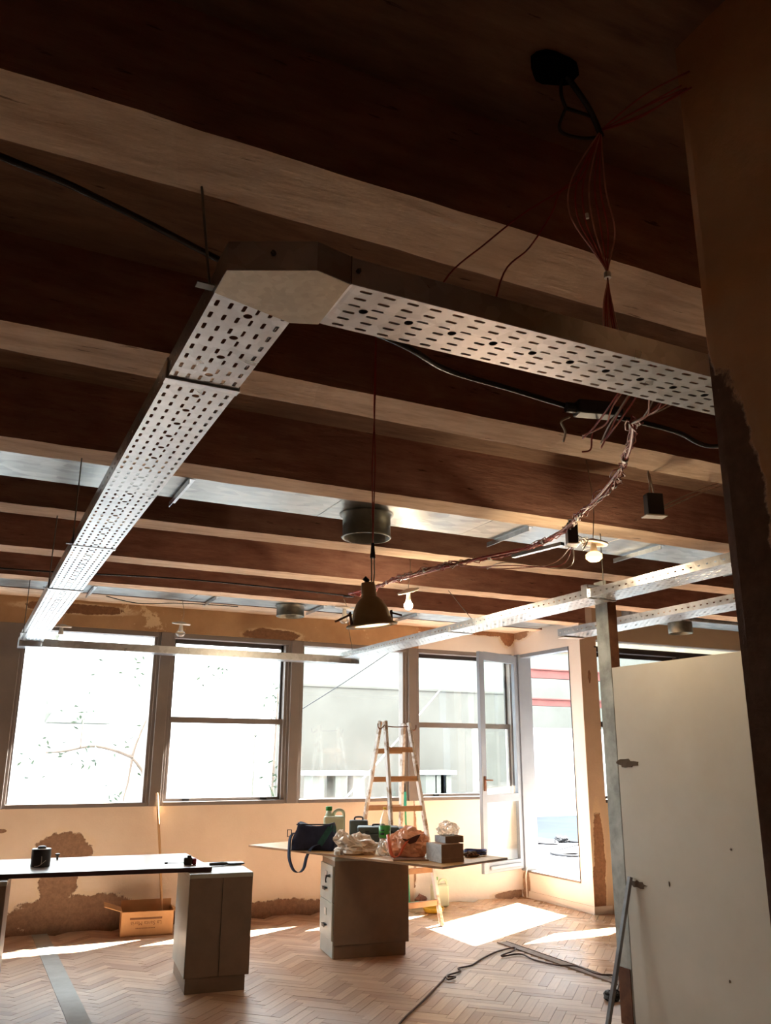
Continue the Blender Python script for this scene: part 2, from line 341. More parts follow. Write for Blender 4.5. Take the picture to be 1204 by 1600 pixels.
for var in (0, 1):
    vs, fs, uvs = [], [], []
    for p in planks:
        if id(p) in ns or (1 if p[0] > 4.6 else 0) != var: continue
        R = Matrix.Rotation(p[2], 3, 'Z'); a, b = PL/2-GAP/2, PW/2-GAP/2; z = random.uniform(-.0012, .0004); k = len(vs)
        far = math.hypot(p[0], p[1]-7) > 7
        cs = [(-a, -b), (a, -b), (a, b), (-a, b)]
        for x, y in cs: q = R @ Vector((x, y, 0)); vs.append((p[0]+q.x, p[1]+q.y, z))
        fs.append((k, k+1, k+2, k+3)); uvs += cs
        if not far:
            for x, y in cs: q = R @ Vector((x, y, 0)); vs.append((p[0]+q.x, p[1]+q.y, z-.02))
            for e in range(4): fs.append((k+4+e, k+4+(e+1) % 4, k+(e+1) % 4, k+e)); uvs += [cs[e], cs[(e+1) % 4], cs[(e+1) % 4], cs[e]]
    me = bpy.data.meshes.new('parquet_field'); me.from_pydata(vs, [], fs); uv = me.uv_layers.new(name='UVMap')
    for n_, c in enumerate(uvs): uv.data[n_].uv = c
    me.materials.append(M_PARQV if var else M_PARQ); q = bpy.data.objects.new('varnished_parquet_field' if var else 'parquet_field', me); COL.objects.link(q); q.parent = FLOOR
    q.matrix_parent_inverse = Matrix.Translation(-WT[FLOOR.name]); q['kind'] = 'stuff'
tag(MB().box(.815, .95, -1.0, 9.04, -.01, .0025).build('cement_strip', M_CEM, FLOOR), 'grey cement strip where a partition stood')
tk = MB(); tk.box(4.50, 4.605, 5.05, 7.0, -.01, .004); tk.box(4.50, 4.508, 5.05, 7.0, .004, .009); tk.box(4.597, 4.605, 5.05, 7.0, .004, .009)
tag(tk.build('floor_track', M_TRACK, FLOOR), 'dusty steel partition track')
# ceiling slab with beams (slab overhangs the facade as an eave)
cb = MB(); cb.box(-5.8, 6.4, -5.4, 10.0, ZS, ZS+.2); cb.box(6.4, 7.88, -5.4, 10.0, ZS, ZS+.2); cb.box(7.88, 12, -5.4, 8.7, ZS, ZS+.2)
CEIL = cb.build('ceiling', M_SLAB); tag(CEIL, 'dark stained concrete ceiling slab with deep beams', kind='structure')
def rough_beam(y0, y1, z0=ZB, x0=-5.6, x1=11.6):
    b = MB(); n = 240
    pr = []
    for i in range(n+1):
        x = x0+(x1-x0)*i/n
        j = lambda s: mnoise.noise(Vector((x*1.1, y0*3.7, s)))*.004+mnoise.noise(Vector((x*7, y0*3.7, s)))*.003
        pr.append([(x, y0+j(1), ZS+.01), (x, y0+.004+j(1), z0+.03), (x, y0+j(2), z0+j(3)), (x, y1+j(4), z0+j(5)), (x, y1-.004+j(6), z0+.03), (x, y1+j(6), ZS+.01)])
    vs = [p for r in pr for p in r]; fs = [(i*6+k, i*6+k+1, (i+1)*6+k+1, (i+1)*6+k) for i in range(n) for k in range(5)]
    fs += [(0, 1, 2, 3, 4, 5), tuple(n*6+k for k in (5, 4, 3, 2, 1, 0))]
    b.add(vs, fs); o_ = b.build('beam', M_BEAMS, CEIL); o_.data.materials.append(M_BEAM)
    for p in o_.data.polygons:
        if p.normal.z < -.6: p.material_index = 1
    return o_
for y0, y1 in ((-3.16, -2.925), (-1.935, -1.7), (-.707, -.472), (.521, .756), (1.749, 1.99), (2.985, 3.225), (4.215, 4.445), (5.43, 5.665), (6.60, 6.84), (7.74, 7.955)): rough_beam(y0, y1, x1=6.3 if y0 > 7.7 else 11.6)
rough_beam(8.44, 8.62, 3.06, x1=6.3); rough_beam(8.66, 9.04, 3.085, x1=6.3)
# ceiling hole above the near wiring, its inner darkness painted as a solid black plug
hp = MB(); hn = 16
hp.prism([((.068+.008*math.sin(k*.9))*math.cos(2*PI*k/hn), (.048+.006*math.cos(k*1.3))*math.sin(2*PI*k/hn)) for k in range(hn)], ZS-.02, ZS+.002, lambda u, v, t: (1.225+u, 1.5+v, t))
hp.build('dark_hole', mat('painted hole darkness', (8, 7, 7), (12, 10, 10), 8, .95, spec=.05), CEIL)
# far wall
wf = MB().box(-5.6, 4.75, YW, YW+.2, -.02, 1.09).build('wall_far', M_WALLF); tag(wf, 'low peach plaster wall below the row of windows, patchy and crumbling', kind='structure')
MB().box(4.75, 6.4, YW, YW+.2, -.02, 1.09).build('sill_wall', wallmat('cream plaster of the wall end', (234, 227, 221), (240, 234, 228), (150, 120, 98), [(0, 4.74, .6, .05, .45), (0, 6.1, .02, .3, .05)], 1.6, .5), wf)
MB().box(-5.6, 4.82, YW-.012, YW+.2, 2.82, ZS).build('lintel', M_LINTEL, wf)
MB().box(4.82, 6.4, YW-.01, YW+.2, 2.82, ZS).build('lintel', M_LINTELR, wf)
# mullions
MUL = [(-1.25, -1.08), (.19, .46), (1.745, 1.914), (3.19, 3.361), (4.655, 4.82)]
for n_, (a, b) in enumerate(MUL):
    m = MB(); m.box(a+.03, b-.03, YW-.02, YW+.16, 1.09, 2.82); m.box(a, b, YW+.005, YW+.14, 1.09, 2.82)
    tag(m.build('trim_%d' % (n_+1), M_FRAME, bev=.004), 'taupe window post', kind='structure')
def window(n_, x0, x1, kind, label, y=YW, z0=1.09, z1=2.82, dark=False, pane=None, portal_on=True, mid=1.935):
    E_ = empty('window_%d' % n_, ((x0+x1)/2, y+.08, z0), label, kind='structure'); fm = M_FRAMED if dark else M_FRAME; pane = pane or M_GLASS
    MB().box(x0, x1, y-.015, y+.15, z0, z0+.038).build('sill_rail', fm, E_, bev=.003)
    MB().box(x0, x1, y, y+.14, z1-.05, z1).build('head_rail', fm, E_, bev=.003)
    MB().box(x0, x0+.018, y+.02, y+.13, z0+.038, z1-.05).build('jamb', fm, E_); MB().box(x1-.03, x1, y+.02, y+.13, z0+.038, z1-.05).build('jamb', fm, E_)
    a, b, lo, hi = x0+.018, x1-.03, z0+.038, z1-.05
    if kind == 'fixed':
        MB().box(a, b, y+.078, y+.084, lo, hi).build('pane', pane, E_)
    else:
        up = MB(); up.box(a, a+.025, y+.1, y+.125, mid, hi); up.box(b-.025, b, y+.1, y+.125, mid, hi); up.box(a, b, y+.1, y+.125, hi-.045, hi); up.box(a, b, y+.1, y+.125, mid-.03, mid+.012)
        up.build('upper_sash', M_FRAMED, E_); MB().box(a+.02, b-.02, y+.11, y+.115, mid, hi-.04).build('pane', pane, E_)
        lw = MB(); lw.box(a, a+.025, y+.055, y+.085, lo, mid); lw.box(b-.025, b, y+.055, y+.085, lo, mid); lw.box(a, b, y+.05, y+.09, lo, lo+.03); lw.box(a, b, y+.05, y+.09, mid-.03, mid+.028)
        lw.build('lower_sash', fm, E_); MB().box(a+.02, b-.02, y+.067, y+.072, lo+.02, mid-.02).build('pane', pane, E_)
        for t in (.18, .85): MB().box(a+(b-a)*t-.035, a+(b-a)*t+.035, y+.035, y+.055, lo+.005, lo+.03).build('latch', M_BLACK, E_, bev=.004)
    if portal_on: portal(x0, x1, y+.19, z0+.03, z1-.03)
    return E_
MB().box(-5.6, -1.25, YW, YW+.2, 1.09, 2.82).build('upper_wall', M_WALLF, wf)
window(1, -1.08, .19, 'sash', 'sash window cut by the left edge of the photo')
window(2, .46, 1.745, 'fixed', 'fixed window with tree behind it')
window(3, 1.914, 3.19, 'sash', 'sash window between the cable tray corners')
window(4, 3.361, 4.655, 'fixed', 'dusty fixed window behind the ladder', pane=M_GLASSD)
window(5, 4.82, 6.16, 'sash', 'sash window behind the open glazed door')
# small wall piece beside the last window
MB().box(6.16, 6.4, YW+.0, YW+.2, 1.09, 2.82).build('jamb_wall', M_WALLR, wf)
# right wall with raised door opening
wr = MB(); wr.box(XR, 6.4, Y2, 7.95, -.02, ZS); wr.box(XR, 6.4, 7.95, 9.0, -.02, .29); wr.box(XR, 6.4, 7.95, 9.0, 2.81, ZS); wr.box(XR, 6.4, 9.0, YW+.001, -.02, ZS)
wr = wr.build('wall_right', M_WALLR); tag(wr, 'short pinkish cream wall with the doorway to the terrace', kind='structure')
MB().box(XR, 6.43, Y2-.006, Y2, -.02, 2.9).build('column_face', M_COLFACE, wr)
bb = MB(); bb.box(XR-.016, XR, Y2-.018, 9.05, -.01, .075); bb.box(XR-.016, 6.43, Y2-.018, Y2-.004, -.01, .075)
tag(bb.build('baseboard_right', M_WALLR, bev=.004), 'low dusty plaster skirting below the doorway', kind='structure')
# second window wall, nearer, to the right
w2 = MB(); w2.box(6.4, 11.6, Y2, Y2+.2, -.02, 1.1); w2.box(6.4, 11.6, Y2, Y2+.2, 2.88, ZS)
w2 = w2.build('wall_far_right', M_ROOM); tag(w2, 'wall below and above the dark window strip behind the panel', kind='structure')
for n_, (a, b) in enumerate(((6.43, 7.70), (7.86, 9.2), (9.36, 10.7))):
    E_ = window(6+n_, a, b, 'sash', 'dark-framed window behind the cream panel', Y2, 1.1, 2.79, dark=True)
    MB().box(a, b, Y2+.07, Y2+.075, 2.80, 2.87).build('transom_pane', M_GLASS, E_)
    tag(MB().box(b, b+.16, Y2+.0, Y2+.16, 1.1, 2.79).build('trim_%d' % (20+n_), M_FRAMED), 'dark window post', kind='structure')
tag(MB().box(6.4, 11.6, Y2-.01, Y2+.17, 2.785, 2.80).build('trim_30', M_FRAMED), 'dark transom bar', kind='structure')
tag(MB().box(10.86, 11.6, Y2, Y2+.2, 1.1, 2.88).build('trim_31', M_ROOM), 'wall end', kind='structure')
# remaining walls
tag(MB().box(-5.8, -5.6, -5.4, 9.25, -.02, ZS).build('wall_left', M_ROOM), 'plain brown side wall', kind='structure')
tag(MB().box(-5.8, 11.8, -5.4, -5.2, -.02, ZS).build('wall_back', M_ROOM), 'plain brown wall at the back', kind='structure')
tag(MB().box(11.6, 11.8, -5.4, 7.95, -.02, ZS).build('wall_far_side', M_ROOM), 'plain brown end wall', kind='structure')
# pillar
pb = MB(); P0, P1, Q0, Q1 = 1.477, 1.93, .86, 1.322
n = 40
rows = []
for i in range(n+1):
    z = ZS*i/n; r = []
    for k, (x, y) in enumerate(((P0, Q0), (P0, (Q0+Q1)/2), (P0, Q1-.03), (P0+.006, Q1-.006), (P0+.03, Q1), (P1, Q1), (P1, Q0))):
        d = mnoise.noise(Vector((k*3.1, z*2.2, 4)))*.006; r.append((x+d, y+d, z))
    rows.append(r)
vs = [p for r in rows for p in r]; pb.add(vs, [(i*7+k, i*7+(k+1) % 7, (i+1)*7+(k+1) % 7, (i+1)*7+k) for i in range(n) for k in range(7)])
tag(pb.build('pillar', M_PILLAR), 'rough orange-brown rendered pillar at the right edge', kind='structure')
# ------------------------------------------------------------------ door
D1 = empty('door_1', (XR, 8.95, .29), 'open blue-grey glazed door and frame leading to the terrace', kind='structure')
MB().box(XR-.03, 6.36, 8.93, 9.02, .29, 2.81).build('frame_post', M_FRAMEB, D1, bev=.004)
MB().box(XR+.0, 6.3, 7.95, 8.93, 2.765, 2.81).build('frame_head', M_FRAMEB, D1, bev=.004)
MB().box(XR-.004, 6.3, 7.95, 7.962, .29, 2.81).build('frame_edge', M_FRAMED, D1)
MB().box(XR-.012, 6.42, 7.95, 8.93, .275, .298).build('frame_sill', M_FRAME, D1, bev=.003)
hx, hy = 6.165, 8.975; ex, ey = 5.43, 8.69
LW = math.hypot(ex-hx, ey-hy); MD = rotz(math.atan2(ey-hy, ex-hx), (hx, hy, 0))
lf = MB(MD); z0, z1 = .32, 2.785
lf.box(0, .075, -.022, .022, z0, z1); lf.box(LW-.085, LW, -.022, .022, z0, z1)
lf.box(.075, LW-.085, -.022, .022, z1-.1, z1); lf.box(.075, LW-.085, -.022, .022, 1.07, 1.16); lf.box(.075, LW-.085, -.022, .022, z0, z0+.11)
LEAF = lf.build('leaf', M_FRAMEB, D1, bev=.004)
q = MB(MD); q.box(.07, LW-.08, -.003, .003, 1.15, z1-.095); q.build('pane', M_GLASS, LEAF)
q = MB(MD); q.box(.07, LW-.08, -.003, .003, z0+.1, 1.08); q.build('pane', M_GLASS, LEAF)
q = MB(MD); q.box(.09, LW-.1, .022, .05, z0+.03, z0+.075); q.build('weather_bar', M_FRAMEB, LEAF, bev=.01)
q = MB(MD)
for sgn in (-1, 1):
    q.box(LW-.06, LW-.025, sgn*.03-.006, sgn*.03+.006, 1.2, 1.36); q.bar((LW-.043, sgn*.05, 1.32), (LW-.15, sgn*.06, 1.315), .016, .016); q.bar((LW-.043, sgn*.022, 1.32), (LW-.043, sgn*.055, 1.32), .014, .014)
q.build('handle', M_RUST, LEAF, bev=.003)
q = MB(); q.tube(spline([(6.16, 8.88, .33), (6.12, 8.86, .25), (6.13, 8.87, .1), (6.11, 8.84, .02)]), .008); q.build('draught_strip', M_WHITE, D1)
portal(8.0, 8.93, 6.42, .31, 2.75, 'X')
# ------------------------------------------------------------------ cable trays
def cell(mb, x0, x1, y0, y1, hole, m):
    """flat cell with a hole (4*m points, ccw starting in the lower-left quadrant); in local u,v,0"""
    cs = [(x0, y0, 0), (x1, y0, 0), (x1, y1, 0), (x0, y1, 0)]; vs = cs+[(a, b, 0) for a, b in hole]; fs = []
    for k in range(4):
        for j in range(m-1): fs.append((k, 4+(k*m+j+1) % (4*m), 4+(k*m+j) % (4*m)))
        fs.append((k, (k+1) % 4, 4+((k+1)*m) % (4*m), 4+(k*m+m-1) % (4*m)))
    mb.add(vs, fs)
def slot(cx, cy, w, l):
    c = w*.3; a, b = w/2, l/2
    return [(cx-a, cy-b+c), (cx-a+c, cy-b), (cx+a-c, cy-b), (cx+a, cy-b+c), (cx+a, cy+b-c), (cx+a-c, cy+b), (cx-a+c, cy+b), (cx-a, cy+b-c)]
def disc(cx, cy, r): return [(cx+r*math.cos(PI+(k+.5)*PI/6), cy+r*math.sin(PI+(k+.5)*PI/6)) for k in range(12)]
def tray_section(parent, M, W, L, H=.062, lip=.012, name='tray_section', phase=0, side_slots=True):
    """open perforated tray: u across 0..W, v along 0..L, base at z=0"""
    P = .06; mb = MB(M); n = int(L/P); off = (L-n*P)/2; k = W/.196
    ctr = [(.0155+.0325*i)*k for i in range(6)]
    bd = [0, (ctr[0]+ctr[1])/2, (ctr[1]+ctr[2])/2, .0857*k, .1103*k, (ctr[3]+ctr[4])/2, (ctr[4]+ctr[5])/2, W]
    if off > 1e-4:
        for a, b in ((0, off), (L-off, L)): mb.add([(0, a, 0), (W, a, 0), (W, b, 0), (0, b, 0)], [(0, 1, 2, 3)])
    ci = [0, 1, 2, None, 3, 4, 5]
    for r in range(n):
        v0 = off+r*P; v1 = v0+P
        for s_ in range(7):
            if ci[s_] is not None: cell(mb, bd[s_], bd[s_+1], v0, v1, slot(ctr[ci[s_]], (v0+v1)/2, .0095, .030), 2)
        if (r+phase) % 2 == 0:
            e = min(v0+2*P, off+n*P)
            if r+1 < n: cell(mb, bd[3], bd[4], v0, e, disc((bd[3]+bd[4])/2, v1, .0112), 3)
            else: mb.add([(bd[3], v0, 0), (bd[4], v0, 0), (bd[4], v1, 0), (bd[3], v1, 0)], [(0, 1, 2, 3)])
        elif r == 0: mb.add([(bd[3], v0, 0), (bd[4], v0, 0), (bd[4], v1, 0), (bd[3], v1, 0)], [(0, 1, 2, 3)])
    for u, du in ((0, lip), (W, -lip)):
        sm = MB(); z0s, z1s = 0, H
        for r in range(n if side_slots else 0): cell(sm, off+r*P, off+(r+1)*P, z0s, z1s, [(off+r*P+.03+b, H*.45+a) for a, b in [(y, x) for x, y in slot(0, 0, .03, .009)]], 2)
        if side_slots:
            if off > 1e-4:
                for a, b in ((0, off), (L-off, L)): sm.add([(a, 0, 0), (b, 0, 0), (b, H, 0), (a, H, 0)], [(0, 1, 2, 3)])
        else: sm.add([(0, 0, 0), (L, 0, 0), (L, H, 0), (0, H, 0)], [(0, 1, 2, 3)])
        mb.add([(u, p.x, p.y) for p in sm.v], sm.f)
        mb.add([(u, 0, H), (u, L, H), (u+du, L, H), (u+du, 0, H)], [(0, 1, 2, 3)]); mb.add([(u+du, 0, H), (u+du, L, H), (u+du, L, H-.008), (u+du, 0, H-.008)], [(0, 1, 2, 3)])
    return mb.build(name, M_GALV, parent, solid=.0016)
def splice(parent, M, W, v, H=.062):
    b = MB(M); b.box(-.004, W+.004, v-.018, v+.018, -.007, -.002); b.box(-.007, -.002, v-.018, v+.018, -.007, H*.9); b.box(W+.002, W+.007, v-.018, v+.018, -.007, H*.9)
    return b.build('splice_plate', M_GALV, parent, bev=.001)
def bolt(parent, p, ax=(0, 1, 0)):
    p = Vector(p); ax = Vector(ax); b = MB(); b.tube([p, p+ax*.006], .006, 6); b.tube([p+ax*.006, p+ax*.012], .003, 6); return b.build('bolt', M_ROD, parent)
ZT = 2.6
T1 = empty('cable_tray', (.49, 5.2, ZT), 'long perforated steel cable tray running along the left from the flat elbow to the windows', 'cable tray', 'suspended perforated cable trays')
ML = Matrix.Translation((.395, 0, ZT))
for a, b, dz, dw in ((1.70, 2.215, 0, 0), (2.215, 4.40, -.004, .006), (4.40, 5.70, -.002, .002), (5.70, 8.60, 0, 0)):
    tray_section(T1, Matrix.Translation((.395-dw/2, a, ZT+dz)), .197+dw, b-a)
for v in (2.215, 4.40, 5.70): splice(T1, ML, .197, v)
E1 = empty('tray_elbow', (.5, 1.6, ZT), 'plain galvanised flat tray elbow with chamfered corners nearest the camera', 'tray elbow')
poly = [(.395, 1.71), (.395, 1.60), (.505, 1.535), (.66, 1.535), (.66, 1.735), (.592, 1.757)]
poly = [(.393, 1.70), (.393, 1.598), (.566, 1.513), (.652, 1.533), (.656, 1.733), (.592, 1.757)]
b = MB(); b.add([(x, y, ZT-.003) for x, y in poly], [tuple(range(6))]); b.build('elbow_base', galv('plain elbow sheet', (176, 162, 140), .5, sc=60), E1, solid=.002)
b = MB()
for i in range(0, 3):
    (x0, y0), (x1, y1) = poly[i], poly[i+1]; b.add([(x0, y0, ZT-.003), (x1, y1, ZT-.003), (x1, y1, ZT+.066), (x0, y0, ZT+.066)], [(0, 1, 2, 3)])
    cx, cy = .6, 1.7; f = .94
    b.add([(x0, y0, ZT+.066), (x1, y1, ZT+.066), (cx+(x1-cx)*f, cy+(y1-cy)*f, ZT+.066), (cx+(x0-cx)*f, cy+(y0-cy)*f, ZT+.066)], [(0, 1, 2, 3)])
(x0, y0), (x1, y1) = poly[4], poly[5]; b.add([(x0, y0, ZT-.003), (x1, y1, ZT-.003), (x1, y1, ZT+.06), (x0, y0, ZT+.06)], [(0, 1, 2, 3)])
b.build('elbow_side', M_GALV, E1, solid=.002)
bolt(E1, (.48, 1.552, ZT+.035), (-.4, -.9, 0))
T2 = empty('cable_tray', (1.3, 1.63, ZT), 'near perforated steel cable tray crossing from the elbow to the pillar', 'cable tray', 'suspended perforated cable trays')
MX = Matrix.Translation((.655, 1.733, ZT)) @ Matrix.Rotation(-PI/2, 4, 'Z')
tray_section(T2, MX, .197, 3.15, .066, phase=0, side_slots=False)
bolt(T2, (.672, 1.536, ZT+.035), (0, -1, 0)); MB().bar((.655, 1.534, ZT-.002), (.655, 1.534, ZT+.068), .004, .002).build('joint_edge', M_ROD, T2)
T3 = empty('cable_tray', (2.0, 8.7, 2.56), 'far perforated steel cable tray hanging across the windows', 'cable tray', 'suspended perforated cable trays')
tray_section(T3, Matrix.Translation((.60, 8.80, 2.555)) @ Matrix.Rotation(-PI/2, 4, 'Z'), .197, 3.02, .07, side_slots=False)
T4 = empty('cable_tray', (3.72, 5.1, ZT), 'right perforated steel cable tray passing above the cream panel and its post', 'cable tray', 'suspended perforated cable trays')
MR = Matrix.Translation((3.612, 0, ZT))
for a, b in ((1.9, 4.42), (4.42, 6.25), (6.25, 8.60)): tray_section(T4, Matrix.Translation((3.612, a, ZT)), .235, b-a, .055)
for v in (4.42, 6.25): splice(T4, MR, .235, v, .055)
T5 = empty('cable_tray', (4.75, 4.6, ZT), 'short perforated steel cable tray furthest right, its end bare', 'cable tray', 'suspended perforated cable trays')
tray_section(T5, Matrix.Translation((4.61, 3.1, ZT)), .26, 2.95, .06)
MB().box(4.63, 4.85, 5.98, 6.09, ZT-.012, ZT-.004).build('end_plate', M_WHITE, T5, bev=.002)
CE = [empty('tray_corner', (.5, 8.7, 2.58), 'galvanised tray corner piece at the far left end of the trays', 'tray corner'), empty('tray_corner', (3.7, 8.7, 2.58), 'galvanised tray corner piece where the far tray meets the right tray', 'tray corner')]
for e, (a, b) in zip(CE, ((.39, .60), (3.60, 3.85))):
    m = MB(); m.box(a, b, 8.60, 8.81, 2.55, 2.553); m.box(a if e is CE[0] else b-.003, (a+.003) if e is CE[0] else b, 8.60, 8.81, 2.55, 2.64); m.box(a, b, 8.807, 8.81, 2.55, 2.64); m.build('corner_plate', M_GALV, e, bev=.0008)
    bolt(e, ((a+b)/2, 8.8, 2.555), (0, 0, -1))
# hanger rods
RODS = [((.385, 1.72, 2.62), (.40, 1.965, 3.06), 'thin hanger rod at the tray elbow'), ((.388, 4.38, 2.6), (.388, 4.38, 3.06), 'hanger rod at the second joint of the left tray'), ((.388, 5.68, 2.6), (.388, 5.6, 3.06), 'hanger rod at the third joint of the left tray'),
        ((.388, 8.0, 2.6), (.388, 7.93, 3.06), 'hanger rod near the far end of the left tray'), ((3.88, 6.2, 2.66), (3.88, 6.7, 3.06), 'hanger rod with a cross pin above the right tray'), ((3.64, 8.3, 2.62), (3.64, 8.5, 3.07), 'hanger rod at the far tray corner'), ((3.75, 4.40, 2.66), (3.75, 4.40, 3.06), 'hanger rod above the post by the right tray'), ((1.3, 1.80, 2.66), (1.3, 1.80, 3.06), 'hanger rod behind the near tray')]
RODS = RODS[:7]
for p, q, lb in RODS:
    E_ = empty('hanger_rod', p, lb, 'hanger rod', 'rods holding the cable trays'); MB().tube([p, q], .0035, 6).build('rod', M_ROD, E_)
    MB().bar((p[0]-.03, p[1], p[2]), (p[0]+.03, p[1], p[2]), .025, .004).build('foot_clip', M_ROD, E_)
b = MB(); b.box(3.598, 3.612, 4.39, 4.45, ZT-.005, ZT+.085); b.box(3.598, 3.87, 4.39, 4.45, ZT+.08, ZT+.086)
tag(b.build('tray_bracket', M_GALV, bev=.001), 'folded steel bracket over the right tray next to the post', 'bracket')
# ------------------------------------------------------------------ ducts
def duct(y0, y1, z0, collar, cr, ch, xs, label, x0=-5.5, x1=6.1, xr=None):
    E_ = empty('air_duct', ((x0+x1)/2, (y0+y1)/2, z0), label, 'air duct', 'flat air ducts between the beams')
    L = 1.16; n = int((x1-x0)/L)+1; L = (x1-x0)/n
    for i in range(n): MB().box(x0+i*L, x0+(i+1)*L-.002, y0, y1, z0, ZS-.02).build('duct_section', M_DUCT, E_, bev=.004)
    for x in xs:
        b = MB(); b.bar((x, y0-.01, z0-.014), (x, y1+.06, z0-.014), .035, .004); b.bar((x-.016, y0-.01, z0-.028), (x-.016, y1+.06, z0-.028), .004, .032); b.build('support_bar', M_GALV, E_)
    b = MB(); cx, cy = collar; zb = z0-ch
    b.shell([(cr+.02, z0-.004), (cr, z0-.006), (cr, zb+.012), (cr+.006, zb+.006), (cr, zb), (cr-.006, zb), (cr-.006, z0-.008)], (cx, cy, 0), 40); b.build('collar', M_COLLAR, E_, smooth=True)
    MB().lathe([(cr-.006, z0-.012), (cr-.006, z0-.008)], (cx, cy, 0), 40).build('collar_opening', M_BLACK, E_)
    return E_
duct(4.46, 4.90, 3.06, (2.15, 4.72), .152, .155, (.975, 3.215, 4.355, 5.5, -.2, -1.4), 'galvanised flat air duct with the larger round collar, nearer the camera')
duct(7.965, 8.40, 3.06, (2.89, 8.2), .14, .115, (.94, 2.065, 3.175, 4.24, 5.46, -.2), 'galvanised flat air duct with the smaller round collar, close to the windows')
# duct over the right-hand room part
E_ = empty('air_duct', (8.5, 6.7, 3.0), 'galvanised flat air duct seen above the cream panel', 'air duct', 'flat air ducts between the beams')
for i in range(4): MB().box(6.4+i*1.2, 7.598+i*1.2, 6.9, 7.25, 3.02, ZS-.02).build('duct_section', M_DUCT, E_, bev=.004)
b = MB(); b.shell([(.13, 3.02), (.13, 2.9), (.124, 2.9), (.124, 3.02)], (7.05, 7.05, 0), 32); b.build('collar', M_COLLAR, E_, smooth=True)
# ------------------------------------------------------------------ wires and lamps
def jit(pts, a, seed):
    out = []
    for i, p in enumerate(pts):
        t = Vector((p[0], p[1], p[2])); k = 0 if i in (0, len(pts)-1) else 1
        out.append(t+k*a*Vector((mnoise.noise(Vector((i*.9, seed, 0))), mnoise.noise(Vector((i*.9, seed, 9))), mnoise.noise(Vector((i*.9, seed, 19))))))
    return out
def resample(pts, d):
    P = spline(pts, 12); out = [P[0]]; acc = 0
    for a, b in zip(P, P[1:]):
        acc += (b-a).length
        if acc >= d: out.append(b); acc = 0
    if (out[-1]-P[-1]).length > 1e-5: out.append(P[-1])
    return out
def wire(parent, pts, r, m, name='strand', k=6, n=6): return MB().tube(spline(pts, k), r, n).build(name, m, parent, smooth=True)
HUB = (1.42, 1.55, 3.3)
WB = empty('wire_bundle', HUB, 'red electric wires hanging from the ceiling hook and tied into a loop near the pillar', 'wires')
b = MB(); b.tube(spline([(1.25, 1.5, 3.4), (1.31, 1.51, 3.36), (1.37, 1.53, 3.33), (1.43, 1.56, 3.29)]), .009); b.tube(spline([(1.26, 1.51, 3.39), (1.27, 1.53, 3.35), (1.30, 1.55, 3.33)]), .005); b.tube(spline([(1.30, 1.55, 3.33), (1.315, 1.60, 3.30), (1.38, 1.59, 3.29), (1.43, 1.56, 3.29)]), .005); b.tube([(1.30, 1.55, 3.33), (1.38, 1.54, 3.325)], .005)
b.build('ceiling_hook', M_BLACK, WB, smooth=True)
for i, e in enumerate(((1.474, 1.27, 3.29), (1.474, 1.30, 3.27), (1.474, 1.30, 3.255), (1.475, 1.27, 3.24), (1.474, 1.285, 3.25))):
    mid = Vector(HUB).lerp(Vector(e), .5)+Vector((0, 0, (.02, .0, -.02, -.012, .006)[i])); wire(WB, [HUB, mid, e], .0022, M_RED)
wire(WB, [HUB, (1.39, 1.60, 3.2), (1.335, 1.62, 3.13), (1.19, 1.62, 3.0), (1.065, 1.62, 2.87), (.955, 1.62, 2.75), (.9, 1.64, 2.625)], .0024, M_RED); wire(WB, [HUB, (1.385, 1.60, 3.17), (1.32, 1.62, 3.11), (1.285, 1.62, 3.03), (1.205, 1.62, 2.9), (1.12, 1.62, 2.8), (1.08, 1.64, 2.625)], .0024, M_RED)
KN = (1.468, 1.62, 2.89)
for i in range(7):
    a = (i-3)*.012
    wire(WB, [HUB, (1.40+a*1.6, 1.59, 3.15), (1.42+a*2.2, 1.61, 3.04), (1.455+a*.8, 1.62, 2.95), KN, (1.462+a*.4, 1.62, 2.80), (1.468+a*.9, 1.62, 2.67)], .0024, M_RED if i % 3 else M_PINK)
MB().tube([(1.468, 1.62, 2.897), (1.468, 1.62, 2.88)], .010, 8).build('tie_wrap', M_WHITE, WB)
MB().tube([(1.40, 1.61, 3.06), (1.402, 1.61, 3.045)], .005, 8).build('tie_wrap', M_WHITE, WB)
WB2 = empty('wire_bundle', (2.25, 2.4, 2.85), 'long bundle of pink and red wires tied together, sagging under the beams to the spotlight', 'wires')
main = [(2.02, 2.17, 2.74), (2.12, 2.26, 2.80), (2.25, 2.4, 2.85), (2.49, 2.73, 2.85), (2.70, 3.04, 2.86), (2.75, 3.19, 2.85), (2.85, 3.47, 2.85), (3.01, 3.85, 2.85), (3.07, 4.26, 2.85), (3.04, 4.57, 2.85), (2.93, 4.78, 2.85), (2.85, 5.0, 2.85), (2.78, 5.34, 2.85), (2.77, 5.74, 2.85), (2.78, 6.1, 2.85), (2.70, 6.26, 2.85)]
rs = resample(main, .055)
for i in range(12):
    pts = jit(rs, .03 if i < 7 else .055, i*3.17+.4); m = (M_RED, M_PINK, M_RED, M_PINK, M_WIREW)[i % 5]
    MB().tube(spline(pts, 2), .0032, 5).build('strand', m, WB2, smooth=True)
wire(WB2, [rs[3], rs[12], rs[24], rs[34], rs[44], rs[-1]], .008, M_RED, k=14)
for i in (5, 11, 17, 25, 33, 41, 50, 58):
    if i+1 < len(rs): MB().tube([rs[i], rs[i]+(rs[i+1]-rs[i])*.35], .017, 8).build('tie_wrap', M_WHITE, WB2)
WB3 = empty('wire_bundle', (1.95, 2.05, 2.72), 'loose frayed red and white wire ends just below the near tray', 'wires')
rnd = random.Random(3)
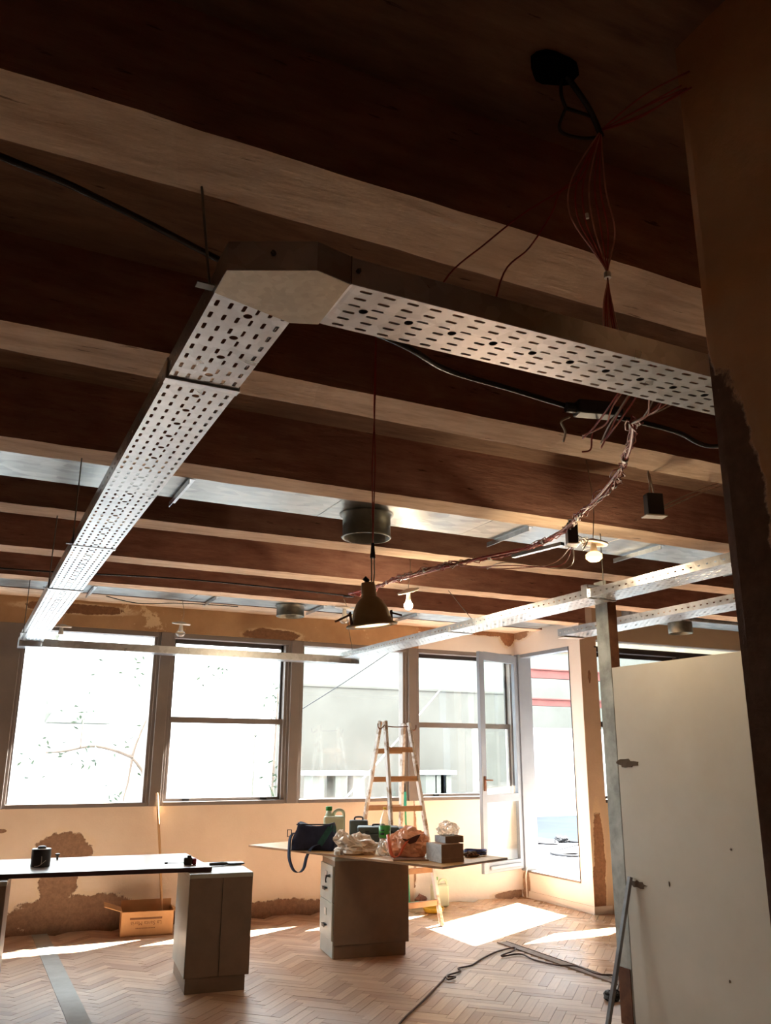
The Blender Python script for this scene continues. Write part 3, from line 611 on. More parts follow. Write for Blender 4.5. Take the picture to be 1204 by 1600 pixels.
for i in range(11):
    x = 1.78+.022*i; s0 = (x-.02, 1.80+.01*i, 2.80); m = (M_RED, M_PINK, M_WIREW, M_RED)[i % 4]
    if i < 5: pts = [s0, (x+.03, 2.03+rnd.uniform(-.03, .03), 2.73), (x+.09, 2.18+rnd.uniform(-.03, .03), 2.71), (x+.12+rnd.uniform(-.03, .03), 2.28, 2.69+rnd.uniform(-.02, .03))]
    else: pts = [s0, (x+.02, 1.95, 2.73+rnd.uniform(-.03, .03)), (2.0, 2.08+rnd.uniform(-.02, .02), 2.73), (2.03, 2.18, 2.745)]
    wire(WB3, pts, .0035, m)
BC = tag(MB().tube(spline([(-2.2, 2.25, 3.36), (-1.2, 2.25, 3.33), (-.1, 2.35, 3.25), (.22, 2.44, 3.25), (.61, 2.58, 3.24), (.98, 2.55, 3.12), (1.24, 2.44, 3.0), (1.49, 2.55, 3.0), (1.81, 2.59, 3.0), (2.14, 2.63, 3.0), (2.52, 2.63, 3.0), (2.75, 2.65, 3.0), (3.02, 2.71, 3.0), (3.6, 2.85, 3.2), (4.0, 2.93, 3.3)], 8), .011, 8).build('electric_cable', M_BLKG, smooth=True), 'thick black cable slung under the ceiling behind the trays', 'cable')
JB = empty('junction_box', (2.2, 2.58, 2.98), 'black junction box hung on the thick black cable with a pair of dangling ends', 'junction box')
MB().bar((2.13, 2.60, 2.985), (2.29, 2.56, 2.985), .07, .06).build('box_body', M_BLACK, JB, bev=.008)
MB().tube([(2.09, 2.61, 2.985), (2.14, 2.60, 2.985)], .022, 10).build('cable_gland', M_BLACK, JB); MB().tube([(2.28, 2.56, 2.985), (2.33, 2.56, 2.99)], .022, 10).build('cable_gland', M_BLACK, JB)
wire(JB, [(2.13, 2.64, 2.96), (2.10, 2.66, 2.94), (2.15, 2.70, 2.92), (2.17, 2.74, 2.89)], .005, M_WIREW, 'loose_end'); wire(JB, [(2.25, 2.6, 2.96), (2.26, 2.66, 2.91), (2.28, 2.7, 2.86), (2.25, 2.72, 2.85)], .004, M_RED, 'loose_end')
# transformer box
TR = empty('transformer', (3.19, 3.3, 2.89), 'small black transformer box hanging from a white flex under the second beam', 'transformer')
MB(rotz(-.3, (3.19, 3.3, 0))).box(-.045, .045, -.03, .03, 2.83, 2.95).build('case', M_BLACK, TR, bev=.006)
MB(rotz(-.3, (3.19, 3.3, 0))).box(-.06, .06, -.035, .035, 2.822, 2.829).build('mount_plate', M_WHITE, TR, bev=.002)
wire(TR, [(3.17, 3.3, 2.95), (3.165, 3.29, 3.0), (3.14, 3.27, 3.05), (3.12, 3.23, 3.09)], .006, M_WIREW, 'flex'); wire(TR, [(3.2, 3.3, 2.95), (3.19, 3.3, 3.0), (3.155, 3.28, 3.06)], .005, M_WIREW, 'flex')
for dz in (0, .02): wire(TR, [(3.235, 3.29, 2.87), (3.3, 3.29, 2.895+dz), (3.65, 3.3, 3.05+dz), (3.9, 3.32, 3.12+dz)], .004, M_WIREW, 'lead')
# ballast box
BX = empty('ballast_box', (3.03, 3.8, 2.83), 'black ballast box on the wire bundle beside the lit bulb', 'ballast box')
MB(rotz(-.5, (3.03, 3.8, 0))).box(-.03, .03, -.045, .045, 2.765, 2.885).build('case', M_BLACK, BX, bev=.006)
MB(rotz(-.5, (3.03, 3.8, 0))).box(-.035, .035, -.05, .05, 2.757, 2.764).build('base_plate', M_WHITE, BX, bev=.002)
MB().bar((3.0, 3.85, 2.775), (2.93, 4.25, 2.775), .03, .02).build('bracket_arm', M_GALV, BX); MB().tube([(3.03, 3.8, 2.885), (3.03, 3.8, 2.91)], .018, 8).build('neck', M_BLACK, BX)
for i in range(4): wire(BX, [(3.05, 3.8, 2.86-.02*i), (3.13+.02*i, 3.85, 2.80+.01*i), (3.2, 3.92, 2.83-.02*i), (3.3, 4.0, 2.85)], .003, M_BLACK if i % 2 else M_WIREW, 'lead')
for i in range(3): wire(BX, [(3.05, 3.82, 2.78), (3.0+.05*i, 3.95, 2.68-.01*i), (2.85, 4.2, 2.68+.02*i), (2.7+.1*i, 4.5, 2.74)], .003, (M_PINK, M_RED, M_WIREW)[i], 'lead')
def rose_lamp(loc, label, lit, tilt=0, bm=None, stem=.04, hangz=3.06, cat='bulb lamp', power=0, br=.045):
    x, y, z = loc; E_ = empty('bulb_lamp', loc, label, cat, 'bare ceiling bulbs on loose roses')
    R = Matrix.Translation((x, y, z+.045+stem)) @ Matrix.Rotation(tilt, 4, 'Y') @ Matrix.Rotation(.12, 4, 'X')
    MB(R).lathe([(.0001, .03), (.03, .028), (.05, .02), (.088, .014), (.09, .006), (.085, .0), (.0001, .0)], n=28).build('rose_disc', M_WHITE, E_, smooth=True)
    MB().lathe([(.02, z+.02), (.024, z+.03), (.02, z+.05), (.014, z+.05+stem)], (x, y, 0), 14).build('lamp_holder', M_WHITE, E_, smooth=True)
    MB().lathe([(.0001, z-.038), (br*.6, z-.032), (br, z-.014), (br, z+.008), (br*.7, z+.022), (.02, z+.026)], (x, y, 0), 20).build('bulb', bm or M_PET, E_, smooth=True)
    wire(E_, [(x, y, z+.07+stem), (x+.02, y, (z+hangz)/2+.03), (x-.005, y+.01, hangz)], .003, M_WIREW, 'flex')
    if power:
        l = bpy.data.lights.new('bulb_light', 'POINT'); l.energy = power; l.color = (1, .78, .5); l.shadow_soft_size = br*1.05
        q = bpy.data.objects.new('bulb_light', l); COL.objects.link(q); q.location = (x, y, z-.095)
    return E_
rose_lamp((3.35, 4.0, 2.77), 'glowing warm bulb under a white rose disc beside the black ballast box', True, .1, M_BULB, .03, 3.395, power=1.3, br=.05)
rose_lamp((3.11, 6.0, 2.75), 'glowing white bulb under a tilted white rose disc above the ladder', True, -.35, M_BULB2, .06, 3.395, power=1.2, br=.035)
rose_lamp((1.81, 8.3, 2.72), 'unlit glass bulb under a white rose in front of the window post', False, .05, None, .04, 3.052)
rose_lamp((2.98, 7.0, 2.76), 'unlit bulb on a tangle of wires left of the spotlight', False, .1, None, .05, 2.95)
rose_lamp((.72, 8.3, 2.62), 'unlit bulb hanging just right of the left tray end', False, .0, None, .04, 3.052)
# spotlight hanging on red wire
SP = empty('spotlight', (1.372, 2.95, 2.06), 'bronze recessed spotlight dangling on long red wires, its lens lit', 'spotlight')
T_ = Matrix.Translation((1.372, 2.95, 2.075)) @ Matrix.Rotation(-.12, 4, 'Y')
MB(T_).shell([(.098, .0), (.098, .004), (.078, .008), (.074, .03), (.066, .06), (.05, .09), (.034, .105), (.028, .108), (.028, .15), (.024, .165), (.0001, .166)], n=28).build('housing', M_REFL, SP, smooth=True, solid=.002)
MB(T_).shell([(.099, -.003), (.099, .003), (.07, .003), (.07, -.003), (.099, -.003)], n=28).build('rim', M_REFL, SP, smooth=True)
MB(T_).lathe([(.0001, .0), (.066, .0), (.068, .004), (.0001, .006)], n=28).build('lens', M_LENS, SP, smooth=True)
for s_ in (-1, 1):
    b = MB(T_); b.bar((s_*.085, 0, .005), (s_*.088, 0, .055), .018, .003); b.bar((s_*.088, 0, .045), (s_*.088+s_*(.07 if s_ < 0 else .035), -.02, .02 if s_ < 0 else .03), .012, .006); b.build('spring_clip', M_RUST, SP)
MB().tube([(1.372, 2.95, 2.40), (1.372, 2.95, 2.34)], [.006, .012], 8).build('connector', M_BLACK, SP)
for d in (-.006, .006): wire(SP, [(1.372+d, 2.95, 2.345), (1.374+d, 2.95, 2.28), (1.372+d*.6, 2.95, 2.23)], .0028, M_WIREW, 'flex')
for d in (-.004, .004): wire(SP, [(1.372, 2.95, 2.39), (1.372+d, 2.95, 2.6), (1.373+d*1.6, 2.95, 2.75), (1.374-d*.5, 2.95, 3.0), (1.374, 2.94, 3.36)], .0026, M_RED, 'hanging_wire')
MB().tube([(1.345, 2.97, 2.262), (1.362, 2.965, 2.245)], .010, 8).build('terminal_block', M_BLACK, SP)
l = bpy.data.lights.new('spot_light', 'SPOT'); l.energy = 3; l.color = (1, .85, .65); l.spot_size = 1.9; l.shadow_soft_size = .05
q = bpy.data.objects.new('spot_light', l); COL.objects.link(q); q.location = (1.38, 2.95, 2.06)
tag(MB().tube(spline([(-2, 7.62, 3.07), (.13, 7.57, 3.06), (1.6, 7.27, 3.05), (3.0, 7.1, 3.0), (2.97, 7.0, 2.97)]), .007, 6).build('electric_cable', M_BLKG, smooth=True), 'thin dark cable running along the ceiling near the windows', 'cable')
tag(MB().tube(spline([(1.1, 8.42, 3.045), (1.4, 8.36, 2.99), (1.8, 8.34, 3.02), (2.4, 8.42, 3.045)]), .005, 6).build('electric_cable', M_BLKG, smooth=True), 'short thin cable looped beside the unlit bulb near the window', 'cable')
# ------------------------------------------------------------------ left desk
def cabinet(loc, ang, lx, ly, h, label, drawers=False, seam=True):
    E_ = empty('filing_cabinet', loc, label, 'cabinet', 'steel cabinets carrying the boards'); Mx = rotz(ang, loc)
    MB(Mx).box(.008, lx-.025, .012, ly-.012, 0, .105).build('plinth', M_CABD, E_, bev=.003)
    MB(Mx).box(0, lx, 0, ly, .1, h).build('body', M_CABD, E_, bev=.004)
    MB(Mx).box(-.002, lx+.002, -.002, ly+.002, h-.03, h-.0005).build('top_panel', M_CAB, E_, bev=.003)
    if seam: MB(Mx).box(lx*.52-.0015, lx*.52+.0015, -.003, .0, .1, h-.03).build('seam', M_BLACK, E_); MB(Mx).box(-.004, .0, 0, ly, .1, h-.03).build('side_panel', M_CAB, E_, bev=.002)
    if drawers:
        MB(Mx).box(-.006, .008, .01, ly-.01, 0.005, .13).build('kick_panel', M_CAB, E_, bev=.003)
        for z0, z1 in ((.135, .415), (.42, .70)):
            d = MB(Mx).box(-.016, .0, .012, ly-.012, z0, z1).build('drawer', M_CAB, E_, bev=.004)
            b = MB(Mx); b.box(-.022, -.016, ly*.42, ly*.58, z0+.17, z0+.225); b.build('label_holder', M_WHITE, d, bev=.002)
            b = MB(Mx); b.box(-.04, -.016, ly*.40, ly*.60, z0+.09, z0+.102); b.box(-.04, -.034, ly*.40, ly*.60, z0+.078, z0+.102); b.build('handle', M_BLACK, d, bev=.002)
            if z0 > .3:
                b = MB(Mx); b.tube([(-.016, ly*.2, z0+.2), (-.03, ly*.2, z0+.2)], .012, 10); b.build('lock', M_ROD, d)
                b = MB(Mx); b.box(-.055, -.03, ly*.2-.012, ly*.2+.012, z0+.195, z0+.205); b.tube(spline([(-.05, ly*.2, z0+.2), (-.055, ly*.2, z0+.17), (-.05, ly*.2+.005, z0+.15)]), .006, 6); b.build('key', M_BLACK, d)
    return E_
cabinet((1.60, 6.46, 0), math.radians(-6), .45, .68, .77, 'grey-green steel cabinet under the right end of the dark desktop')
cabinet((-.03, 6.66, 0), math.radians(-6), .44, .62, .77, 'grey-green steel cabinet cut by the left edge of the photo', seam=False)
dp = [(-.62, 6.855), (1.774, 6.548), (1.81, 7.50), (-.57, 7.69)]
DK = empty('desktop', (.6, 7.1, .77), 'dark brown desktop board laid across the two grey-green cabinets', 'desktop')
MB().prism(dp, .771, .803, lambda u, v, t: (u, v, t)).build('board', M_DESK, DK, bev=.003)
e = [(-.62, 6.853), (1.776, 6.546), (1.776, 6.549), (-.62, 6.856)]
MB().prism(e, .772, .802, lambda u, v, t: (u, v, t)).build('edge_strip', mat('dark purple-brown edging', (72, 42, 40), (60, 34, 34), 6, .4), DK)
# things on the desktop
ZD = .8035
C_ = empty('tape_roll', (.645, 7.07, ZD), 'black cylinder of tape with a scratched white mark, standing on the dark desktop', 'tape roll')
MB().shell([(.03, 0), (.066, 0), (.068, .004), (.068, .116), (.066, .12), (.034, .12), (.03, .116), (.03, 0)], (.645, 7.07, ZD), 32).build('roll', M_BLACK, C_, smooth=True)
MB().shell([(.036, .12), (.064, .12), (.064, .1215), (.036, .1215), (.036, .12)], (.645, 7.07, ZD), 32).build('rim', M_WHITE, C_)
MB().lathe([(.028, .002), (.03, .135), (.02, .14)], (.645, 7.07, ZD), 16).build('core', M_BLACK, C_)
b = MB(); Yf = 7.07-.0695
b.tube(spline([(.60, Yf+.012, ZD+.008), (.63, Yf, ZD+.012), (.655, Yf, ZD+.03), (.675, Yf+.006, ZD+.045)]), .002, 5); b.tube(spline([(.642, Yf, ZD+.016), (.645, Yf, ZD+.04), (.643, Yf, ZD+.075)]), .002, 5); b.build('thread', M_WHITE, C_)
b = MB(); b.lathe([(.009, 0), (.009, .032), (.0001, .034)], (.80, 7.46, ZD), 10); b.lathe([(.017, .03), (.018, .042), (.006, .045)], (.80, 7.46, ZD), 8)
tag(b.build('bolt', M_ROD), 'small upright bolt on the dark desktop next to the tape roll', 'bolt')
TM = empty('tape_measure', (1.655, 6.73, ZD), 'black and red tape measure with its blade pulled out on the dark desktop', 'tape measure')
Rm = rotz(-.2, (1.655, 6.73, ZD))
MB(Rm).box(-.045, .02, -.022, .022, 0, .052).build('case', M_BLACK, TM, bev=.01); MB(Rm).box(.018, .048, -.022, .022, 0, .045).build('grip', mat('red rubber grip', (150, 30, 44), (130, 24, 36), 10, .5), TM, bev=.008)
MB(Rm).box(-.02, .01, -.014, .014, .05, .066).build('thumb_lock', M_BLACK, TM, bev=.004); MB(Rm).box(-.17, -.04, -.008, .008, .014, .018).build('blade', M_BLACK, TM); MB(Rm).lathe([(.0001, .008), (.012, .01), (.012, .022), (.0001, .024)], (-.17, 0, 0), 12).build('blade_hook', M_BLACK, TM)
TR_ = empty('trowel', (1.97, 6.86, .7705), 'grey scraper trowel lying on the bare end of the cabinet top', 'trowel')
MB(rotz(.02, (1.97, 6.88, .771))).prism([(0, -.02), (.05, -.045), (.14, -.04), (.14, .04), (.05, .045), (0, .02)], 0, .012, lambda u, v, t: (u, v, t+.004)).build('blade', mat('grey steel blade', (110, 114, 120), (96, 100, 106), 8, .4, .5), TR_, bev=.002)
MB(rotz(.02, (1.97, 6.86, .771))).tube([(-.13, 0, .013), (-.02, 0, .013), (.01, 0, .013)], [.011, .013, .008], 8).build('handle', M_BLACK, TR_)
# ------------------------------------------------------------------ plywood table on filing cabinet
cabinet((2.935, 7.0, 0), math.radians(-8), .65, .43, .77, 'brown steel filing cabinet with two drawers under the plywood board', True, False)
TA = (2.526, 8.084, 0); TAB = Matrix.Translation(TA) @ Matrix.Rotation(math.radians(-68), 4, 'Z')
TB = empty('plywood_tabletop', (3.3, 7.2, .77), 'large pale plywood board laid over the filing cabinet as a table', 'tabletop')
MB(TAB).box(0, 2.28, 0, .85, .771, .789).build('board', M_PLY, TB, bev=.002)
MB(TAB).box(2.2795, 2.2812, 0, .85, .772, .788).build('edge_band', M_DESK, TB); MB(TAB).box(0, 2.28, -.0012, .0005, .7715, .7885).build('edge_band', M_LADW, TB)
ZP = .7895
def crumple(sx, sy, sz, seed, amp=.22, n=28, flat=.0):
    """crinkled bag blob resting on z=0"""
    vs, fs = [], []; m = n//2
    for i in range(m+1):
        th = PI*i/m
        for k in range(n):
            ph = 2*PI*k/n; d = Vector((math.sin(th)*math.cos(ph), math.sin(th)*math.sin(ph), math.cos(th)))
            r = 1+amp*(mnoise.noise(d*1.7+Vector((seed, 0, 0)))+.8*abs(mnoise.noise(d*4+Vector((0, seed, 0))))+.45*abs(mnoise.noise(d*9+Vector((0, 0, seed)))))-amp*.3
            p = Vector((d.x*sx, d.y*sy, d.z*sz))*r; p.z = max(p.z+sz*.72, 0); vs.append(p)
    for i in range(m):
        for k in range(n): fs.append((i*n+k, i*n+(k+1) % n, (i+1)*n+(k+1) % n, (i+1)*n+k))
    return vs, fs
# shoulder bag
BGp = (2.93, 7.46, ZP); RB = rotz(math.radians(-30), BGp)
BG = empty('shoulder_bag', BGp, 'navy blue fabric shoulder bag with its strap hanging over the plywood edge', 'bag')
bm = bmesh.new(); bmesh.ops.create_cube(bm, size=1); bmesh.ops.subdivide_edges(bm, edges=bm.edges, cuts=7, use_grid_fill=True)
b = MB(RB); b.v = []; vs = []
for v in bm.verts:
    x, y, z = v.co; t = z+.5; wx = .37*(1-.10*t)+.02*math.sin(t*5); wy = .19*(1-.5*t**2)
    nn = mnoise.noise(Vector((x*3, y*3, z*3)))*.016
    sag = -.03*math.cos(x*PI)*t
    vs.append((x*wx+nn+.01*t, y*wy+nn+.015*math.sin(z*9)*(.5-abs(x)), max(.0, t*.225+sag*t+nn*.6)))
b.add(vs, [tuple(v.index for v in f.verts) for f in bm.faces]); bm.free(); b.build('bag_body', M_NAVY, BG, smooth=True)
b = MB(RB); b.bar((-.16, -.03, .208), (.165, -.03, .212), .012, .01); b.build('zip', M_BLACK, BG)
b = MB(RB); b.bar((.06, -.105, .05), (.15, -.07, .19), .05, .006, (0, -1, .2)); b.bar((.15, -.07, .19), (.185, -.02, .17), .05, .006, (0, -1, .3)); b.build('side_strap', M_TEALF, BG)
def ribbon(M, pts, w, axis, m, name, parent):
    P = spline(pts, 6); ax = Vector(axis).normalized(); vs = []; mb = MB(M)
    for p in P: vs += [p-ax*w/2, p+ax*w/2]
    mb.add(vs, [(2*i, 2*i+1, 2*i+3, 2*i+2) for i in range(len(P)-1)]); return mb.build(name, m, parent, solid=.003, smooth=True)
ribbon(RB, [(-.185, -.03, .14), (-.205, -.07, .10), (-.20, -.13, .02), (-.19, -.165, -.06), (-.15, -.18, -.145), (-.10, -.185, -.165), (-.06, -.18, -.13), (-.04, -.16, -.04), (0.0, -.13, .03), (.06, -.108, .055)], .034, (.8, -.45, .1), M_STRAP, 'shoulder_strap', BG)
b = MB(RB); b.tube([(-.2, -.05, .11), (-.235, -.05, .11), (-.235, -.05, .165), (-.2, -.05, .165), (-.2, -.05, .11)], .005, 6); b.build('buckle', M_BLACK, BG)
# jerrycans
def jerrycan(loc, ang, label, s=1.0, cat='jerrycan'):
    E_ = empty('jerrycan', loc, label, cat, 'translucent jerrycans'); R = rotz(ang, loc) @ Matrix.Scale(s, 4); a, d, h = .095, .07, .235
    o_ = MB(R).box(-a, a, -d, d, 0, h).build('body', M_JERRY, E_, bev=.022, seg=4)
    MB(R).lathe([(.04, h-.01), (.024, h+.03), (.024, h+.05)], (-a+.045, 0, 0), 16).build('neck', M_JERRY, E_, smooth=True)
    MB(R).lathe([(.029, h+.045), (.029, h+.075), (.026, h+.08), (.0001, h+.08)], (-a+.045, 0, 0), 16).build('cap', M_GREEN, E_)
    MB(R).tube(spline([(-.01, 0, h-.01), (.0, 0, h+.03), (.03, 0, h+.05), (.065, 0, h+.045), (.082, 0, h+.02), (.082, 0, h-.01)]), .014, 10).build('handle', M_JERRY, E_, smooth=True); return E_
jerrycan((3.27, 7.83, ZP), math.radians(-24), 'pale translucent jerrycan with green cap on the plywood behind the navy bag', 1.06)
jerrycan((4.97, 8.86, 0), math.radians(-10), 'white jerrycan with green cap on the floor behind the ladder', .95)
RX = rotz(math.radians(-24), (3.56, 7.92, ZP)); XB = empty('drill_case', (3.56, 7.92, ZP), 'dark grey case standing behind the jerrycan on the plywood', 'case')
MB(RX).box(-.09, .09, -.05, .05, 0, .2).build('shell', M_TBOX, XB, bev=.015, seg=3); MB(RX).box(.075, .094, -.025, .025, .08, .12).build('clasp', M_BLACK, XB, bev=.004); MB(RX).tube(spline([(-.04, 0, .2), (-.03, 0, .225), (.03, 0, .225), (.04, 0, .2)]), .008, 8).build('handle', M_BLACK, XB)
RT = rotz(math.radians(-24), (3.66, 7.58, ZP)); TX = empty('toolbox', (3.66, 7.58, ZP), 'slate grey plastic toolbox behind the bottle on the plywood', 'toolbox')
MB(RT).box(-.24, .14, -.11, .11, 0, .105).build('tray', M_TBOX, TX, bev=.012, seg=3); MB(RT).box(-.243, .143, -.112, .112, .108, .165).build('lid', M_TBOX, TX, bev=.018, seg=3)
MB(RT).box(.14, .235, -.105, .105, 0, .155).build('end_cap', M_TBOXD, TX, bev=.014, seg=3)
for x in (-.15, .06): MB(RT).box(x-.02, x+.02, -.118, -.11, .08, .135).build('clasp', M_BLACK, TX, bev=.003)
MB(RT).tube(spline([(-.1, 0, .165), (-.09, 0, .178), (.0, 0, .178), (.01, 0, .165)]), .008, 8).build('handle', M_BLACK, TX)
# bottle
BO = empty('soda_bottle', (3.50, 7.22, ZP), 'clear plastic soda bottle with green label and yellow cap on the plywood', 'bottle')
c = (3.50, 7.22, ZP)
MB().shell([(.03, .004), (.042, 0), (.05, .012), (.052, .05), (.049, .1), (.052, .13), (.051, .19), (.048, .23), (.034, .275), (.018, .31), (.014, .32), (.014, .34)], c, 24).build('body', M_PET, BO, smooth=True)
MB().shell([(.0525, .10), (.0525, .20)], c, 24).build('label', M_GREEN, BO, smooth=True, solid=.0008)
b = MB(); b.shell([(.0532, .125), (.0532, .135), (.0532, .14)], c, 24); b.shell([(.0532, .16), (.0532, .168)], c, 24); b.f = [f for i, f in enumerate(b.f) if (i % 24) in (13, 14, 15, 19, 20)]; b.build('label_print', M_BLACK, BO)
MB().lathe([(.016, .335), (.017, .355), (.0001, .357)], c, 16).build('cap', M_YEL, BO); MB().lathe([(.04, .006), (.047, .014), (.048, .07), (.0001, .07)], c, 20).build('liquid', mat('pale liquid', (196, 190, 160), (186, 180, 150), 4, .2), BO)
# bags
WBp = (3.13, 7.02, ZP); WBg = empty('plastic_bag', WBp, 'crumpled white carrier bag lying in front of the toolbox', 'plastic bag')
v_, f_ = crumple(.18, .13, .085, 3.3, .42, 44); MB(rotz(-.6, WBp)).add(v_, f_).build('crumpled_film', M_BAGW, WBg); v_, f_ = crumple(.07, .05, .05, 8.1, .5, 24)
MB(rotz(.4, (3.05, 7.14, ZP+.09))).add(v_, f_).build('knotted_corner', M_BAGW, WBg)
b = MB(); b.lathe([(.025, 0), (.026, .03), (.02, .034), (.0001, .034)], (2.955, 7.0, ZP), 16); tag(b.build('bottle_cap', M_WHITE), 'small white cap beside the navy bag on the plywood', 'cap')
v_, f_ = crumple(.075, .06, .075, 5.2, .35, 30); tag(MB(rotz(0, (3.31, 6.80, ZP))).add(v_, f_).build('plastic_bag', M_WRAP), 'small clear plastic bag between the white and the orange bags', 'plastic bag')
OBp = (3.405, 6.585, ZP+.012); OB = empty('plastic_bag', OBp, 'orange carrier bag with open handles on the plywood', 'plastic bag')
v_, f_ = crumple(.165, .12, .125, 11.4, .3, 48)
RO = rotz(math.radians(-22), OBp); MB(RO).add(v_, f_).build('crumpled_film', M_BAGO, OB, smooth=False)
ribbon(RO, [(-.17, -.04, .17), (-.165, -.10, .12), (-.15, -.14, .04), (-.12, -.15, .008), (-.08, -.148, .03), (-.05, -.145, .09), (0, -.13, .15)], .026, (1, -.1, .3), mat('thin orange film', (226, 110, 70), (206, 92, 58), 8, .3), 'handle_loop', OB)
MB(RO).prism([(-.07, .13), (-.02, .12), (.05, .15), (.09, .16), (.05, .10), (0, .085)], -.005, .005, lambda u, v, t: (u, -.132+t, v+.02)).build('handle_hole', mat('dark bag interior', (96, 44, 30), (80, 36, 26), 8, .6), OB)
RTt = rotz(math.radians(-22), (3.405, 6.42, ZP)); TT = empty('flat_tray', (3.405, 6.42, ZP), 'thin dark tray under the orange bag', 'tray')
MB(RTt).box(-.2, .10, -.06, .22, 0, .011).build('tray_plate', M_BROWNB, TT, bev=.003); MB(RTt).box(-.195, .095, -.055, .215, .0095, .0118).build('tray_face', M_DESK, TT)
# boxes
RC = rotz(math.radians(5), (3.575, 6.26, ZP)); CB = empty('tin_box', (3.575, 6.26, ZP), 'square tin box with silver and brown sides near the plywood corner', 'box')
MB(RC).box(-.105, .105, -.09, .12, .03, .135).build('case', M_BROWNB, CB, bev=.003); MB(RC).box(-.107, .107, -.092, .122, 0, .033).build('base', M_BROWNB, CB, bev=.003); MB(RC).box(-.109, -.105, -.09, .12, .002, .134).build('silver_side', M_SILV, CB)
RC2 = rotz(math.radians(2), (3.635, 6.31, ZP+.1355)); CB2 = empty('small_carton', (3.635, 6.31, ZP+.1355), 'small carton wrapped in clear plastic on top of the tin box', 'box')
MB(RC2).box(-.08, .09, -.07, .09, 0, .05).build('carton', M_BROWNB, CB2, bev=.003); MB(RC2).box(-.083, -.08, -.07, .09, .001, .049).build('silver_side', M_SILV, CB2)
v_, f_ = crumple(.1, .085, .06, 15.0, .3, 30); MB(rotz(.3, (3.635, 6.33, ZP+.187))).add(v_, f_).build('plastic_wrap', M_WRAP, CB2)
v_, f_ = crumple(.07, .045, .026, 21.0, .5, 26); tag(MB(rotz(.2, (3.90, 6.43, ZP))).add(v_, f_).build('work_glove', M_ROPE), 'crumpled dark work glove between the tin box and the blue cable', 'glove')
BCc = empty('cable_coil', (4.03, 6.55, ZP), 'coil of blue cable near the right corner of the plywood', 'cable')
for i in range(6):
    pts = [(4.02+(.105+.008*math.sin(i*2.1+k*.7))*math.cos(2*PI*k/18+i), 6.55+(.085+.008*math.cos(i*1.7+k*.5))*math.sin(2*PI*k/18+i), ZP+.006+.006*i+.003*math.sin(k+i)) for k in range(19)]
    MB().tube(pts, .0055, 6, True).build('coil_turn', M_BLUE if i % 3 else M_BLACK, BCc, smooth=True)
# ------------------------------------------------------------------ ladder
LD = empty('step_ladder', (4.25, 8.25, 0), 'paint-splashed wooden A-frame ladder standing behind the plywood table', 'ladder')
fr = {'b': ((3.975, 8.20, 1.93), (3.885, 7.745, 0)), 'c': ((4.235, 8.17, 1.92), (4.433, 7.866, 0)), 'a': ((3.955, 8.27, 1.93), (3.985, 8.86, 0)), 'd': ((4.215, 8.25, 1.91), (4.56, 8.80, 0))}
fr['a'] = ((3.955, 8.27, 1.93), (3.86, 8.80, 0)); fr['d'] = ((4.215, 8.25, 1.91), (4.40, 8.74, 0))
for k_, (p, q) in fr.items(): MB().bar(p, q, .03, .055, (0, 1, 0)).build('stile', M_LADP, LD, bev=.004)
def lerp3(p, q, t): return Vector(p).lerp(Vector(q), t)
for s1, s2, m_ in (('b', 'c', 0), ('a', 'd', -.015)):
    for z in (1.645, 1.36, 1.075, .79, .505, .21):
        t = 1-z/1.93; A_ = lerp3(*fr[s1], t); B_ = lerp3(*fr[s2], t); A_.z = B_.z = z+m_
        MB().bar(A_, B_, .03, .052).build('rung', M_LADW, LD, bev=.003)
wire(LD, [(3.985, 8.19, 1.88), (4.05, 8.16, 1.872), (4.15, 8.16, 1.874), (4.225, 8.17, 1.88)], .006, M_RUST, 'hinge_bar')
for p in ((3.93, 8.18, 1.87), (4.26, 8.15, 1.86)):
    s_ = 1 if p[0] > 4 else -1
    wire(LD, [(p[0]-s_*.03, p[1], p[2]+.02), (p[0]+s_*.02, p[1], p[2]-.02), (p[0]+s_*.045, p[1], p[2]), (p[0]+s_*.05, p[1], p[2]+.035)], .006, M_RUST, 'hook')
# broom and mop
BRo = empty('squeegee', (4.62, 8.9, 0), 'teal-handled squeegee leaning on the wall behind the ladder', 'squeegee')
MB().tube([(4.60, 8.87, .05), (4.612, 9.0, 1.16)], .011, 8).build('pole', mat('teal painted pole', (60, 170, 120), (50, 150, 106), 6, .5), BRo); MB().tube([(4.611, 8.985, 1.03), (4.612, 9.0, 1.19)], .019, 8).build('grip', M_TEAL, BRo); MB().tube([(4.612, 9.0, 1.19), (4.613, 9.005, 1.28)], .013, 8).build('grip_tip', M_BLACK, BRo)
MB().bar((4.47, 8.84, .035), (4.74, 8.89, .035), .05, .05).build('squeegee_head', M_TEAL, BRo, bev=.008)
CL = empty('bucket_lid', (4.72, 8.55, 0), 'shallow yellow lid on the floor between the ladder legs', 'lid')
MB().shell([(.0001, .004), (.09, .004), (.105, .02), (.11, .045), (.105, .046), (.09, .012), (.0001, .01)], (4.72, 8.55, 0), 26).build('lid_dish', M_YEL, CL, smooth=True); MB().shell([(.103, .04), (.114, .04), (.114, .05), (.103, .05), (.103, .04)], (4.72, 8.55, 0), 26).build('lid_rim', M_YEL, CL, smooth=True)
v_, f_ = crumple(.07, .06, .06, 31.0, .4, 26); tag(MB(rotz(0, (4.80, 8.97, 0))).add(v_, f_).build('rag', mat('dusty pink rag', (150, 110, 100), (130, 92, 84), 9, .95, bump=.5)), 'dusty rag crumpled at the wall behind the ladder', 'rag')
